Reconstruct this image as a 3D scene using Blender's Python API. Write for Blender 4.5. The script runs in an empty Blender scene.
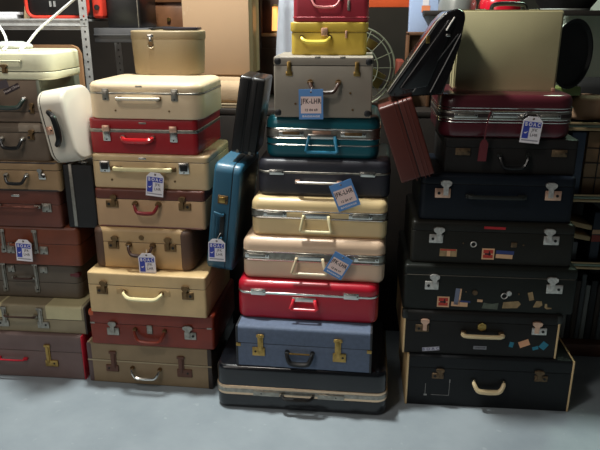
import bpy, bmesh, math, random
from mathutils import Vector, Matrix, Euler
random.seed(7)
S = bpy.context.scene
COL = S.collection
PI = math.pi

# ------------------------------------------------------------------ camera
cam = bpy.data.cameras.new('camera')
co = bpy.data.objects.new('camera', cam); COL.objects.link(co)
cam.sensor_width = 36; cam.lens = 36 * 640 / 600
co.location = (0.22, -2.28, 1.5)
co.rotation_euler = (math.radians(90 - 18.2), 0, math.radians(5.5))
S.camera = co

# ------------------------------------------------------------------ world, lights, exposure
w = bpy.data.worlds.new('world'); S.world = w; w.use_nodes = True
w.node_tree.nodes['Background'].inputs[0].default_value = (0.66, 0.66, 0.66, 1)
w.node_tree.nodes['Background'].inputs[1].default_value = 0.04

def area(name, loc, target, size, power, color, size_y=None):
    l = bpy.data.lights.new(name, 'AREA'); l.energy = power; l.color = color; l.size = size
    if size_y: l.shape = 'RECTANGLE'; l.size_y = size_y
    o = bpy.data.objects.new(name, l); COL.objects.link(o); o.location = loc
    o.rotation_euler = (Vector(target) - Vector(loc)).to_track_quat('-Z', 'Y').to_euler()
    return o
area('ceiling_lamp', (-0.55, 0.12, 3.15), (-0.5, 0.1, 0), 0.20, 104, (0.97, 1.0, 0.95))
area('ceiling_lamp', (1.6, 1.6, 3.3), (0.4, 0.3, 0.8), 0.5, 34, (0.70, 1.0, 0.74))
area('daylight_opening', (-2.6, -3.4, 2.5), (-0.7, 0.0, 0.5), 2.2, 31, (1.0, 0.92, 0.84))
area('ceiling_lamp', (-0.9, -1.7, 3.4), (-0.7, 0.1, 0.7), 0.35, 20, (1.0, 0.93, 0.85))

S.view_settings.view_transform = 'Standard'
S.view_settings.look = 'None'
S.view_settings.gamma = 1
S.view_settings.use_curve_mapping = False
S.view_settings.exposure = 0.0

# ------------------------------------------------------------------ materials
def lin(c):
    return tuple(((v / 255) / 12.92 if v / 255 <= 0.04045 else ((v / 255 + 0.055) / 1.055) ** 2.4) for v in c)
MATS = {}
def mat(name, c, rough=0.5, metal=0.0, bump=0.0, bscale=300, var=0.12, vscale=9, coat=0.0, emit=None, spec=None, wear=None):
    if name in MATS: return MATS[name]
    m = bpy.data.materials.new(name); m.use_nodes = True
    nt = m.node_tree; n = nt.nodes; L = nt.links
    b = n['Principled BSDF']; c = lin(c)
    tc = n.new('ShaderNodeTexCoord')
    nz = n.new('ShaderNodeTexNoise'); nz.inputs['Scale'].default_value = vscale; nz.inputs['Detail'].default_value = 6
    L.new(tc.outputs['Object'], nz.inputs['Vector'])
    cr = n.new('ShaderNodeValToRGB')
    cr.color_ramp.elements[0].position = 0.3; cr.color_ramp.elements[1].position = 0.7
    cr.color_ramp.elements[0].color = (*[v * (1 - var) for v in c], 1)
    cr.color_ramp.elements[1].color = (*[min(1, v * (1 + var)) for v in c], 1)
    L.new(nz.outputs['Fac'], cr.inputs[0])
    out = cr.outputs[0]
    if wear:
        n2 = n.new('ShaderNodeTexNoise'); n2.inputs['Scale'].default_value = wear[1]; n2.inputs['Detail'].default_value = 8
        n2.inputs['Roughness'].default_value = 0.7
        L.new(tc.outputs['Object'], n2.inputs['Vector'])
        r2 = n.new('ShaderNodeValToRGB'); r2.color_ramp.elements[0].position = wear[2]; r2.color_ramp.elements[1].position = wear[2] + 0.06
        L.new(n2.outputs['Fac'], r2.inputs[0])
        mx = n.new('ShaderNodeMixRGB'); mx.inputs[2].default_value = (*lin(wear[0]), 1)
        L.new(r2.outputs[0], mx.inputs[0]); L.new(out, mx.inputs[1]); out = mx.outputs[0]
    L.new(out, b.inputs['Base Color'])
    b.inputs['Roughness'].default_value = rough; b.inputs['Metallic'].default_value = metal
    if coat: b.inputs['Coat Weight'].default_value = coat; b.inputs['Coat Roughness'].default_value = 0.15
    if spec is not None: b.inputs['Specular IOR Level'].default_value = spec
    if bump:
        nb = n.new('ShaderNodeTexNoise'); nb.inputs['Scale'].default_value = bscale; nb.inputs['Detail'].default_value = 3
        L.new(tc.outputs['Object'], nb.inputs['Vector'])
        bp = n.new('ShaderNodeBump'); bp.inputs['Strength'].default_value = bump; bp.inputs['Distance'].default_value = 0.002
        L.new(nb.outputs['Fac'], bp.inputs['Height']); L.new(bp.outputs[0], b.inputs['Normal'])
    if emit:
        b.inputs['Emission Color'].default_value = (*lin(emit[0]), 1); b.inputs['Emission Strength'].default_value = emit[1]
    MATS[name] = m
    return m

chrome = mat('chrome', (225, 222, 215), 0.22, 1.0, var=0.1, vscale=40)
steel = mat('dull_steel', (160, 155, 145), 0.42, 1.0, var=0.25, vscale=60)
brass = mat('brass', (178, 146, 86), 0.32, 1.0, var=0.25, vscale=60)
oldbrass = mat('tarnished_brass', (120, 95, 65), 0.45, 0.8, var=0.3, vscale=60)
rose = mat('rosy_metal_plate', (225, 180, 155), 0.35, 0.7, var=0.15, vscale=50)
black_pl = mat('black_plastic', (16, 16, 17), 0.35)
dark_lea = mat('dark_handle_leather', (28, 30, 27), 0.45, bump=0.3)
hole = mat('keyhole_black', (8, 8, 8), 0.6)
paperw = mat('tag_white', (232, 226, 230), 0.7, var=0.04)
tagblue = mat('tag_royal_blue', (55, 70, 170), 0.6, var=0.05)
tagsky = mat('tag_sky_blue', (95, 145, 205), 0.6, var=0.05)
tagpink = mat('tag_pale_pink', (240, 212, 205), 0.7, var=0.04)
ink = mat('ink_grey', (60, 45, 50), 0.8)
string_m = mat('white_string', (205, 200, 190), 0.8)

# ------------------------------------------------------------------ mesh helpers
def link(name, bm, m, parent=None, sharp=35):
    me = bpy.data.meshes.new(name)
    bmesh.ops.recalc_face_normals(bm, faces=bm.faces[:])
    bm.to_mesh(me); bm.free()
    me.materials.append(m)
    for p in me.polygons: p.use_smooth = True
    me.set_sharp_from_angle(angle=math.radians(sharp))
    o = bpy.data.objects.new(name, me); COL.objects.link(o)
    if parent: o.parent = parent
    return o
def root(name, label, cat, loc=(0, 0, 0), rot=(0, 0, 0), group=None):
    o = bpy.data.objects.new(name, None); COL.objects.link(o)
    o.empty_display_size = 0.05
    o.location = loc; o.rotation_euler = rot
    o['label'] = label; o['category'] = cat
    if group: o['group'] = group
    return o
def tagp(o, label, cat, group=None):
    o['label'] = label; o['category'] = cat
    if group: o['group'] = group
    return o
def struct(o): o['kind'] = 'structure'; return o

def rr(W, D, r, seg=6, cy=None):
    """rounded rectangle outline, front edge at y=0, back at y=D (centre cy)"""
    r = max(min(r, W / 2 - 1e-4, D / 2 - 1e-4), 0.0008)
    pts = []
    for cx, cyy, a0 in ((W / 2 - r, D - r, 0), (-W / 2 + r, D - r, 90), (-W / 2 + r, r, 180), (W / 2 - r, r, 270)):
        for i in range(seg + 1):
            a = math.radians(a0 + 90 * i / seg)
            pts.append((cx + r * math.cos(a), cyy + r * math.sin(a)))
    return pts
def shell(bm, W, D, z0, z1, r, eb=(0.004, 0.004), et=(0.004, 0.004), n=4, dome=0.0, out=0.0, taper=0.0, cx=0.0):
    """closed rounded-rectangle solid with rounded lower and upper edges"""
    prof = []
    for i in range(n + 1):
        a = PI / 2 * i / n
        prof.append((z0 + eb[1] * (1 - math.sin(a)), eb[0] * (1 - math.cos(a))) if False else (z0 + eb[1] * (1 - math.cos(a)), eb[0] * (1 - math.sin(a))))
    for i in range(n + 1):
        a = PI / 2 * i / n
        prof.append((z1 - et[1] * (1 - math.sin(a)), et[0] * (1 - math.cos(a))))
    loops = []
    def add(z, k):
        k -= out
        k += taper * (z1 - z)
        pts = rr(W - 2 * k, D - 2 * k, max(r - k, 0.002))
        loops.append([bm.verts.new((cx + x, y + k, z)) for x, y in pts])
    for z, k in prof: add(z, k)
    # top dome
    k0 = prof[-1][1]; m = min(W, D) / 2
    for f in (0.35, 0.7, 0.93):
        add(z1 + dome * math.sin(f * PI / 2), k0 + (m - k0) * f)
    for a, b in zip(loops, loops[1:]):
        N = len(a)
        for i in range(N):
            bm.faces.new((a[i], a[(i + 1) % N], b[(i + 1) % N], b[i]))
    bm.faces.new(loops[-1]); bm.faces.new(list(reversed(loops[0])))
def box(bm, x0, x1, y0, y1, z0, z1, bev=0.0, mtx=None, seg=2):
    g = bmesh.ops.create_cube(bm, size=1)
    vs = g['verts']
    for v in vs:
        v.co = Vector(((x0 + x1) / 2 + v.co.x * (x1 - x0), (y0 + y1) / 2 + v.co.y * (y1 - y0), (z0 + z1) / 2 + v.co.z * (z1 - z0)))
    if mtx is not None:
        for v in vs: v.co = mtx @ v.co
    if bev:
        es = list({e for v in vs for e in v.link_edges})
        bmesh.ops.bevel(bm, geom=es, offset=bev, segments=seg, affect='EDGES', profile=0.5)
def smooth(pts, n=6, closed=False):
    P = [Vector(p) for p in pts]; out = []
    N = len(P)
    rng = range(N if closed else N - 1)
    for i in rng:
        if closed: a, b, c, d = P[(i - 1) % N], P[i], P[(i + 1) % N], P[(i + 2) % N]
        else: a, b, c, d = P[max(i - 1, 0)], P[i], P[i + 1], P[min(i + 2, N - 1)]
        for k in range(n):
            t = k / n
            out.append(0.5 * ((2 * b) + (-a + c) * t + (2 * a - 5 * b + 4 * c - d) * t * t + (-a + 3 * b - 3 * c + d) * t ** 3))
    if not closed: out.append(P[-1])
    return out
def tube(bm, pts, r, seg=8, closed=False, flat=1.0, rad=None):
    P = [Vector(p) for p in pts]; N = len(P)
    rings = []; up = None
    for i in range(N):
        if closed: t = P[(i + 1) % N] - P[(i - 1) % N]
        else: t = P[min(i + 1, N - 1)] - P[max(i - 1, 0)]
        t.normalize()
        if up is None: up = t.orthogonal().normalized() if abs(t.y) > 0.95 else (Vector((0, 1, 0)) - t * t.y).normalized()
        else: up = (up - t * up.dot(t)).normalized()
        s = t.cross(up)
        rd = rad[i] if rad else r
        rings.append([bm.verts.new(P[i] + (up * math.cos(2 * PI * k / seg) * flat + s * math.sin(2 * PI * k / seg)) * rd) for k in range(seg)])
    for i in range(N if closed else N - 1):
        a, b = rings[i], rings[(i + 1) % N]
        for k in range(seg): bm.faces.new((a[k], a[(k + 1) % seg], b[(k + 1) % seg], b[k]))
    if not closed:
        bm.faces.new(rings[0]); bm.faces.new(list(reversed(rings[-1])))
def disc(bm, c, r, h, axis='y', seg=16, r2=None):
    g = bmesh.ops.create_cone(bm, cap_ends=True, segments=seg, radius1=r, radius2=r if r2 is None else r2, depth=h)
    R = Matrix.Rotation(PI / 2, 4, 'X') if axis == 'y' else (Matrix.Rotation(PI / 2, 4, 'Y') if axis == 'x' else Matrix.Identity(4))
    for v in g['verts']: v.co = R @ v.co + Vector(c)
def poly(bm, pts, y0, y1):
    """polygon in x-z extruded from y0 to y1"""
    a = [bm.verts.new((x, y0, z)) for x, z in pts]; b = [bm.verts.new((x, y1, z)) for x, z in pts]
    bm.faces.new(a); bm.faces.new(list(reversed(b)))
    for i in range(len(pts)):
        j = (i + 1) % len(pts); bm.faces.new((a[i], b[i], b[j], a[j]))
def ring(bm, c, r, rad, axis='y', seg=32, tseg=6):
    pts = []
    for i in range(seg):
        a = 2 * PI * i / seg; u, v = r * math.cos(a), r * math.sin(a)
        pts.append((c[0] + u, c[1], c[2] + v) if axis == 'y' else ((c[0] + u, c[1] + v, c[2]) if axis == 'z' else (c[0], c[1] + u, c[2] + v)))
    tube(bm, pts, rad, tseg, closed=True)
def text(name, s, size, m, parent, x, y, z, tilt=0.0, squash=1.0, bold=0.0):
    cu = bpy.data.curves.new(name, 'FONT'); cu.body = s; cu.size = size; cu.align_x = 'CENTER'; cu.align_y = 'CENTER'
    cu.extrude = 0.0003; cu.offset = bold; cu.space_character = 1.12
    t = bpy.data.objects.new('t', cu); COL.objects.link(t)
    bpy.context.view_layer.update()
    me = bpy.data.meshes.new_from_object(t.evaluated_get(bpy.context.evaluated_depsgraph_get()))
    bpy.data.objects.remove(t); bpy.data.curves.remove(cu)
    me.name = name
    me.transform(Matrix.Translation((x, y, z)) @ Matrix.Rotation(tilt, 4, 'Y') @ Matrix.Rotation(PI / 2, 4, 'X') @ Matrix.Diagonal((squash, 1, 1, 1)))
    me.materials.clear(); me.materials.append(m)
    o = bpy.data.objects.new(name, me); COL.objects.link(o); o.parent = parent
    return o

# ------------------------------------------------------------------ suitcase kit (local frame: front face at y=0, x = width, z up from 0)
def new(name, m, parent, fn, **k):
    bm = bmesh.new(); fn(bm); return link(name, bm, m, parent, **k)
GROUP = 'vintage suitcases stacked in the row'
class Case:
    def __init__(s, label, xc, y, z, W, D, H, m, lid=None, split=0.6, r=0.02, eb=(0.006, 0.006), et=(0.006, 0.006), gap=0.002,
                 band=None, bandm=None, bandout=0.002, dome=0.0, yaw=0.0, name='suitcase', cat='suitcase', rot=None, loc=None, groove=None):
        s.W, s.D, s.H = W, D, H
        s.root = root(name, label, cat, (xc, y, z), (0, 0, math.radians(yaw)), GROUP)
        if rot is not None:
            s.root.rotation_euler = rot; s.root.location = loc
        sz = H * split; hb = (band if band else gap) / 2
        new('base_shell', m, s.root, lambda b: shell(b, W, D, 0, sz - hb, r, eb, (0.002, 0.002)))
        new('lid', lid or m, s.root, lambda b: shell(b, W, D, sz + hb, H - dome, r, (0.002, 0.002), et, dome=dome))
        if band:
            new('metal_band', bandm or chrome, s.root, lambda b: shell(b, W, D, sz - hb, sz + hb, r, (0.002, 0.002), (0.002, 0.002), out=bandout))
            if groove:
                new('band_groove', groove, s.root, lambda b: shell(b, W, D, sz - hb * 0.45, sz + hb * 0.45, r, (0.001, 0.001), (0.001, 0.001), out=bandout + 0.0012))
        else:
            new('seam', hole, s.root, lambda b: shell(b, W - 0.004, D - 0.004, sz - hb, sz + hb, r, (0, 0), (0, 0), out=0.0))
            s.root.children[-1].location.y = 0.002
        s.sz = sz
    def part(s, name, m, fn, label=None, parent=None):
        o = new(name, m, parent or s.root, fn)
        if label: o['label'] = label
        return o
    def bail(s, x1, x2, z, drop, m, rad=0.0065, out=0.026, mount=steel, mr=0.009):
        """soft handle hanging down from two mounts"""
        w = x2 - x1
        def f(b):
            p = smooth([(x1, -0.006, z), (x1 + 0.002, -out * 0.7, z - drop * 0.25), (x1 + w * 0.14, -out, z - drop * 0.85), (x1 + w * 0.35, -out, z - drop),
                        (x2 - w * 0.35, -out, z - drop), (x2 - w * 0.14, -out, z - drop * 0.85), (x2 - 0.002, -out * 0.7, z - drop * 0.25), (x2, -0.006, z)], 5)
            n = len(p); tube(b, p, rad, 8, rad=[rad * (0.7 + 0.45 * math.sin(PI * i / (n - 1))) for i in range(n)])
        h = s.part('handle', m, f)
        for x in (x1, x2):
            def g(b, x=x):
                disc(b, (x, -0.003, z), mr, 0.006); box(b, x - mr * 0.9, x + mr * 0.9, -0.014, -0.004, z - 0.004, z + 0.004, 0.001)
            s.part('handle_mount', mount, g, parent=h)
        return h
    def bar(s, x1, x2, z, drop, m, rad=0.006, out=0.024, mount=chrome, flare=0.012, flat=0.8):
        """moulded luggage handle, an open trapezoid"""
        def f(b):
            p = [(x1, -0.004, z), (x1, -out * 0.7, z - 0.002), (x1 - flare * 0.3, -out, z - drop * 0.35), (x1 - flare, -out, z - drop + 0.004), (x1 - flare + 0.005, -out, z - drop),
                 (x2 + flare - 0.005, -out, z - drop), (x2 + flare, -out, z - drop + 0.004), (x2 + flare * 0.3, -out, z - drop * 0.35), (x2, -out * 0.7, z - 0.002), (x2, -0.004, z)]
            tube(b, p, rad, 8, flat=flat)
        h = s.part('handle', m, f)
        def g(b): box(b, x1 - 0.004, x2 + 0.004, -0.009, -0.001, z - 0.008, z + 0.010, 0.002)
        s.part('handle_plate', mount, g, parent=h)
        return h
    def strap(s, x1, x2, z, m, th=0.012, out=0.022, mount=chrome, hh=0.010, lug=0.018):
        """straight horizontal grip on end lugs"""
        def f(b):
            p = smooth([(x1, -0.010, z), (x1 + 0.012, -out, z), (x2 - 0.012, -out, z), (x2, -0.010, z)], 6)
            tube(b, p, hh * 0.62, 8, flat=0.7)
        h = s.part('handle', m, f)
        for x in (x1, x2):
            s.part('handle_mount', mount, lambda b, x=x: box(b, x - lug / 2, x + lug / 2, -0.014, 0, z - hh * 0.6, z + hh * 0.6, 0.002), parent=h)
        return h
    def llatch(s, x, zt, zb, d, m, w=0.02, foot=0.04, fh=0.028, stay=True):
        a = s.part('latch', m, lambda b: (box(b, x - w / 2, x + w / 2, -0.005, 0.001, zb, zt, 0.0015), box(b, min(x - w * 0.8 * d, x + foot * d), max(x - w * 0.8 * d, x + foot * d), -0.0065, 0.001, zb - 0.002, zb + fh, 0.002)))
        s.part('hasp', m, lambda b: (box(b, x - w * 0.7, x + w * 0.7, -0.009, -0.004, zt - 0.012, zt, 0.002), box(b, x - w * 0.3, x + w * 0.3, -0.010, -0.004, zb + fh * 0.6, zt - 0.008, 0.002)), parent=a)
        s.part('keyhole', hole, lambda b: disc(b, (x + foot * 0.6 * d, -0.0068, zb + fh * 0.5), 0.0045, 0.0015), parent=a)
    def clasp(s, x, z, m, w=0.05, h=0.030, hm=None, fan=0.018, d=1):
        hm = hm or m
        a = s.part('latch', m, lambda b: box(b, x - w / 2, x + w / 2, -0.006, 0.001, z - h / 2, z + h / 2, 0.0025))
        cx = x + d * w * 0.18
        def f(b):
            poly(b, [(cx - fan * 0.45, z - h * 0.2), (cx + fan * 0.45, z - h * 0.2), (cx + fan * 0.45, z + h * 0.65), (cx + fan, z + h * 0.95), (cx + fan, z + h * 1.2), (cx + fan * 0.5, z + h * 1.35),
                     (cx - fan * 0.5, z + h * 1.35), (cx - fan, z + h * 1.2), (cx - fan, z + h * 0.95), (cx - fan * 0.45, z + h * 0.65)], -0.011, -0.001)
        s.part('hasp', hm, f, parent=a)
        s.part('keyhole', hole, lambda b: disc(b, (x - d * w * 0.24, -0.0065, z), 0.0055, 0.002), parent=a)
    def plate(s, x, z, w, h, m, hasp=True, inner=None):
        a = s.part('latch', m, lambda b: box(b, x - w / 2, x + w / 2, -0.0055, 0.001, z - h / 2, z + h / 2, 0.002))
        if hasp: s.part('hasp', inner or m, lambda b: box(b, x - w * 0.34, x + w * 0.34, -0.009, -0.005, z - h * 0.25, z + h * 0.36, 0.0018), parent=a)
        s.part('keyhole', hole, lambda b: disc(b, (x + (w * 0.42 if w > 1.3 * h else 0), -0.0058, z - (0 if w > 1.3 * h else h * 0.38)), 0.0028, 0.002), parent=a)
    def stick(s, x, z, w, h, m, tilt=0, label=None, y=-0.0009, pts=None):
        M = Matrix.Translation((x, 0, z)) @ Matrix.Rotation(math.radians(tilt), 4, 'Y')
        def f(b):
            if pts:
                n0 = len(b.verts); poly(b, [(px * w, pz * h) for px, pz in pts], y, 0.0002)
                for v in b.verts: v.co = M @ v.co
            else: box(b, -w / 2, w / 2, y, 0.0002, -h / 2, h / 2, 0, M)
        return s.part('sticker', m, f, label)
    def ends(s, m, wd=0.008, sides=(-1, 1), out=0.0016, r=0.004):
        for d in sides:
            x = d * (s.W / 2 + out)
            s.part('edge_binding', m, lambda b: box(b, min(x, x - d * wd), max(x, x - d * wd), -out, s.D + out, 0.0005, s.H - 0.0002, r))
    def piping(s, z, m, rad=0.0022, inset=0.001, r=0.02):
        def f(b):
            tube(b, [(x, y + inset, z) for x, y in rr(s.W - 2 * inset, s.D - 2 * inset, r)], rad, 6, closed=True)
        s.part('piping', m, f)
    def corner(s, m, sz=0.03, sides=(-1, 1), tops=(0, 1), backs=(0,), r=0.008, out=0.002):
        for dx in sides:
            for t in tops:
                for bk in backs:
                    def f(b):
                        xo = dx * (s.W / 2 + out); zo = s.H + 0.0008 if t else 0.0002
                        yo = s.D + out if bk else -out
                        xi = xo - dx * sz; zi = zo - sz if t else zo + sz; yi = yo - sz if bk else yo + sz
                        box(b, min(xo, xi), max(xo, xi), min(yo, yi), max(yo, yi), min(zo, zi), max(zo, zi), r, seg=3)
                    s.part('corner_cap', m, f)

# ------------------------------------------------------------------ setting
def floor_mat():
    m = bpy.data.materials.new('concrete_floor'); m.use_nodes = True
    nt = m.node_tree; n = nt.nodes; L = nt.links; b = n['Principled BSDF']
    tc = n.new('ShaderNodeTexCoord')
    a = n.new('ShaderNodeTexNoise'); a.inputs['Scale'].default_value = 2.2; a.inputs['Detail'].default_value = 9; a.inputs['Roughness'].default_value = 0.6
    c = n.new('ShaderNodeTexNoise'); c.inputs['Scale'].default_value = 28; c.inputs['Detail'].default_value = 6
    L.new(tc.outputs['Object'], a.inputs[0]); L.new(tc.outputs['Object'], c.inputs[0])
    r = n.new('ShaderNodeValToRGB'); r.color_ramp.elements[0].position = 0.35; r.color_ramp.elements[1].position = 0.68
    r.color_ramp.elements[0].color = (*lin((134, 145, 153)), 1); r.color_ramp.elements[1].color = (*lin((154, 164, 171)), 1)
    L.new(a.outputs['Fac'], r.inputs[0])
    r2 = n.new('ShaderNodeValToRGB'); r2.color_ramp.elements[0].position = 0.66; r2.color_ramp.elements[1].position = 0.72
    L.new(c.outputs['Fac'], r2.inputs[0])
    mx = n.new('ShaderNodeMixRGB'); mx.inputs[2].default_value = (*lin((190, 198, 200)), 1)
    mm = n.new('ShaderNodeMath'); mm.operation = 'MULTIPLY'; mm.inputs[1].default_value = 0.25
    L.new(r2.outputs[0], mm.inputs[0]); L.new(mm.outputs[0], mx.inputs[0]); L.new(r.outputs[0], mx.inputs[1]); L.new(mx.outputs[0], b.inputs['Base Color'])
    b.inputs['Roughness'].default_value = 0.55
    bp = n.new('ShaderNodeBump'); bp.inputs['Strength'].default_value = 0.15; bp.inputs['Distance'].default_value = 0.004
    L.new(a.outputs['Fac'], bp.inputs['Height']); L.new(bp.outputs[0], b.inputs['Normal'])
    return m
struct(new('floor', floor_mat(), None, lambda b: box(b, -4, 4, -4, 2.6, -0.05, 0)))
wallm = mat('dark_warehouse_wall', (42, 34, 28), 0.9, var=0.4, vscale=2)
struct(new('wall_back', wallm, None, lambda b: box(b, -4, 4, 2.6, 2.65, 0, 2.6)))

# added dark counter: its front panel stands for the shade between stacks
dwood = mat('dark_stained_wood', (34, 27, 22), 0.6, var=0.4, vscale=6)
bwood = mat('brown_wood', (105, 72, 48), 0.5, var=0.3, vscale=8)
cr = root('gap_shade_counter', 'added dark counter standing in for shade behind the suitcase row', 'counter', (0, 0.62, 0))
new('front_panel', dwood, cr, lambda b: box(b, -2.0, 0.985, 0, 0.03, 0, 1.06, 0.004))
new('countertop', dwood, cr, lambda b: box(b, -2.0, 0.985, 0, 0.95, 1.061, 1.09, 0.004))

# ------------------------------------------------------------------ column A (far left)
m = mat('plum_brown_vinyl', (112, 92, 88), 0.55, bump=0.3)
redp = mat('red_trim', (200, 30, 50), 0.45)
c = Case('grey-brown suitcase with red handle and red edge, on the floor at far left', -1.22, 0.04, 0, 0.574, 0.45, 0.208, m, r=0.012, et=(0.012, 0.012), split=0.62)
c.ends(redp, 0.006, (1,)); c.ends(mat('black_vinyl', (24, 22, 22), 0.5, bump=0.2), 0.002, (-1,))
c.strap(-0.09, 0.03, 0.092, redp, mount=redp, hh=0.009)
c.llatch(0.133, 0.165, 0.062, 1, brass); c.llatch(-0.2, 0.165, 0.062, -1, brass)
m = mat('khaki_vinyl', (142, 130, 104), 0.55, bump=0.3); pan = mat('pale_khaki_panel', (196, 186, 145), 0.5)
c = Case('khaki suitcase with paler cream bands across it, second from floor at far left', -1.20, 0.06, 0.208, 0.578, 0.44, 0.127, m, r=0.012, et=(0.012, 0.012), split=0.5)
c.ends(mat('dark_brown_leather', (46, 34, 28), 0.5, bump=0.3), 0.010, (-1, 1))
for x0, x1 in ((-0.10, -0.075), (0.11, 0.276)):
    c.part('pale_panel', pan, lambda b: shell(b, x1 - x0, 0.44, 0.066, 0.1275, 0.01, (0.001, 0.001), (0.011, 0.011), out=0.0012, cx=(x0 + x1) / 2), 'pale cream panel')
c.llatch(0.09, 0.118, 0.026, 1, steel, foot=0.035); c.llatch(-0.07, 0.118, 0.026, -1, steel, foot=0.035)
c.strap(-0.06, 0.072, 0.080, mat('brown_handle_leather', (66, 42, 32), 0.45), mount=steel, hh=0.009)
m = mat('taupe_leather', (98, 88, 76), 0.5, bump=0.3)
c = Case('taupe brown suitcase with tall chrome hasps under the tagged red-brown case at far left', -1.20, 0.13, 0.335, 0.50, 0.40, 0.167, m, r=0.03, et=(0.03, 0.03), eb=(0.015, 0.015), split=0.45)
c.part('corner_cap', mat('oxblood_leather', (96, 34, 40), 0.4), lambda b: box(b, 0.20, 0.249, -0.001, 0.06, 0.100, 0.128, 0.010))
c.llatch(0.058, 0.165, 0.030, 1, steel, w=0.017, foot=0.0); c.plate(0.094, 0.135, 0.034, 0.030, steel)
c.llatch(-0.085, 0.165, 0.030, 1, steel, w=0.017, foot=0.0); c.plate(-0.050, 0.135, 0.03, 0.030, steel)
c.strap(-0.04, 0.045, 0.098, mat('brown_handle_leather', (66, 42, 32), 0.45), mount=steel, hh=0.009)
m = mat('red_brown_leather', (118, 60, 38), 0.42, bump=0.25, var=0.2)
c = Case('large red-brown leather suitcase with chrome hasps, carrying a white and blue tag', -1.16, 0.10, 0.502, 0.478, 0.40, 0.172, m, r=0.02, et=(0.016, 0.016), split=0.55)
c.llatch(0.052, 0.158, 0.055, 1, steel, w=0.017, foot=0.0); c.plate(0.083, 0.068, 0.036, 0.034, steel)
c.llatch(-0.088, 0.158, 0.055, 1, steel, w=0.017, foot=0.0); c.plate(-0.06, 0.068, 0.034, 0.034, steel)
c.strap(-0.055, 0.03, 0.095, m, mount=steel, hh=0.010)
m = mat('maroon_brown_leather', (104, 58, 46), 0.42, bump=0.25, var=0.2)
c = Case('maroon-brown leather suitcase with flat chrome lock beside the black upright case', -1.175, 0.09, 0.674, 0.392, 0.38, 0.155, m, r=0.014, split=0.62)
c.plate(0.140, 0.085, 0.040, 0.036, steel); c.plate(-0.1, 0.085, 0.04, 0.036, steel)
c.strap(-0.062, 0.105, 0.090, m, mount=steel, hh=0.010, lug=0.028)
c.part('name_plate', chrome, lambda b: box(b, -0.005, 0.03, -0.002, 0, 0.128, 0.136, 0.0008))
m = mat('light_brown_tweed', (150, 122, 88), 0.6, bump=0.4)
dkb = mat('dark_brown_leather', (46, 34, 28), 0.5, bump=0.3)
c = Case('light brown case with dark edges and black handle, under the two brown cases', -1.150, 0.08, 0.829, 0.38, 0.38, 0.118, m, r=0.014, lid=m, split=0.72)
c.piping(0.115, dkb, 0.004, 0.002); c.piping(0.004, dkb, 0.004, 0.002)
c.bail(-0.03, 0.055, 0.066, 0.030, black_pl, rad=0.006); c.clasp(0.118, 0.062, chrome, w=0.03, h=0.024, fan=0.010, d=-1)
m = mat('dusty_brown_cloth', (98, 84, 70), 0.75, bump=0.4, var=0.2)
c = Case('dusty brown suitcase with pale flap on its lid, third from top at far left', -1.166, 0.09, 0.947, 0.342, 0.38, 0.156, m, r=0.02, split=0.74, et=(0.02, 0.02))
c.part('lid_flap', mat('grey_beige_cloth', (138, 124, 108), 0.7, bump=0.3), lambda b: shell(b, 0.10, 0.3, 0.119, 0.1555, 0.01, (0.001, 0.001), (0.018, 0.018), out=0.0012, cx=0.10), 'pale grey-beige flap')
c.bail(-0.016, 0.070, 0.092, 0.034, black_pl, rad=0.0065); c.clasp(0.104, 0.098, oldbrass, w=0.026, h=0.022, fan=0.011)
m = mat('umber_vinyl', (106, 88, 72), 0.6, bump=0.3, var=0.15)
c = Case('umber brown case with dark hotel sticker, directly under the cream rounded suitcase', -1.158, 0.09, 1.103, 0.306, 0.36, 0.160, m, r=0.010, split=0.25, et=(0.006, 0.006))
c.ends(mat('green_lit_binding', (96, 98, 84), 0.6), 0.014, (1,))  # green light on the case's right side is put into the binding colour
c.bail(-0.03, 0.090, 0.092, 0.034, mat('green_black_handle', (30, 44, 38), 0.3), rad=0.008, mount=chrome); c.clasp(0.112, 0.045, oldbrass, w=0.020, h=0.022, fan=0.008)
c.stick(0.0, 0.141, 0.062, 0.030, mat('faded_purple_sticker', (78, 68, 74), 0.6), -14, 'faded purple-grey sticker')
st = c.stick(0.042, 0.127, 0.068, 0.020, mat('black_maroon_sticker', (44, 28, 32), 0.5), -24, 'dark sticker with pale lettering', y=-0.0014)
text('lettering', 'Hotel China', 0.0125, mat('pale_ink', (205, 190, 185), 0.7), st, 0.042, -0.0018, 0.127, math.radians(-24))
m = mat('cream_hardshell', (224, 220, 188), 0.35, coat=0.2, var=0.04)
c = Case('cream rounded suitcase, topmost of the far-left stack', -1.130, 0.09, 1.263, 0.360, 0.30, 0.104, m, r=0.060, et=(0.016, 0.012), eb=(0.010, 0.010), split=0.30, gap=0.003)
c.strap(-0.08, 0.065, 0.071, m, mount=steel, hh=0.008, lug=0.008)
c.clasp(-0.002, 0.034, oldbrass, w=0.022, h=0.018, fan=0.013, d=0); c.part('latch', oldbrass, lambda b: box(b, 0.135, 0.142, 0.016, 0.028, 0.036, 0.056, 0.001))

# black upright case beside the tan one
blk = mat('black_vinyl', (24, 22, 22), 0.5, bump=0.2)
o = root('suitcase', 'black upright case with an aluminium strip, between the two left stacks', 'suitcase', (-0.895, 0.10, 0.674), (0, 0, 0), GROUP)
new('body', blk, o, lambda b: shell(b, 0.126, 0.33, 0, 0.262, 0.008))
new('metal_strip', steel, o, lambda b: (box(b, -0.036, -0.022, -0.003, 0.3, 0.006, 0.265, 0.001)))
for z in (0.05, 0.12, 0.2): new('rivet', steel, o, lambda b: disc(b, (-0.029, -0.004, z), 0.0035, 0.003))
new('latch', chrome, o, lambda b: box(b, -0.01, 0.03, 0.03, 0.045, 0.261, 0.268, 0.002))

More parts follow.
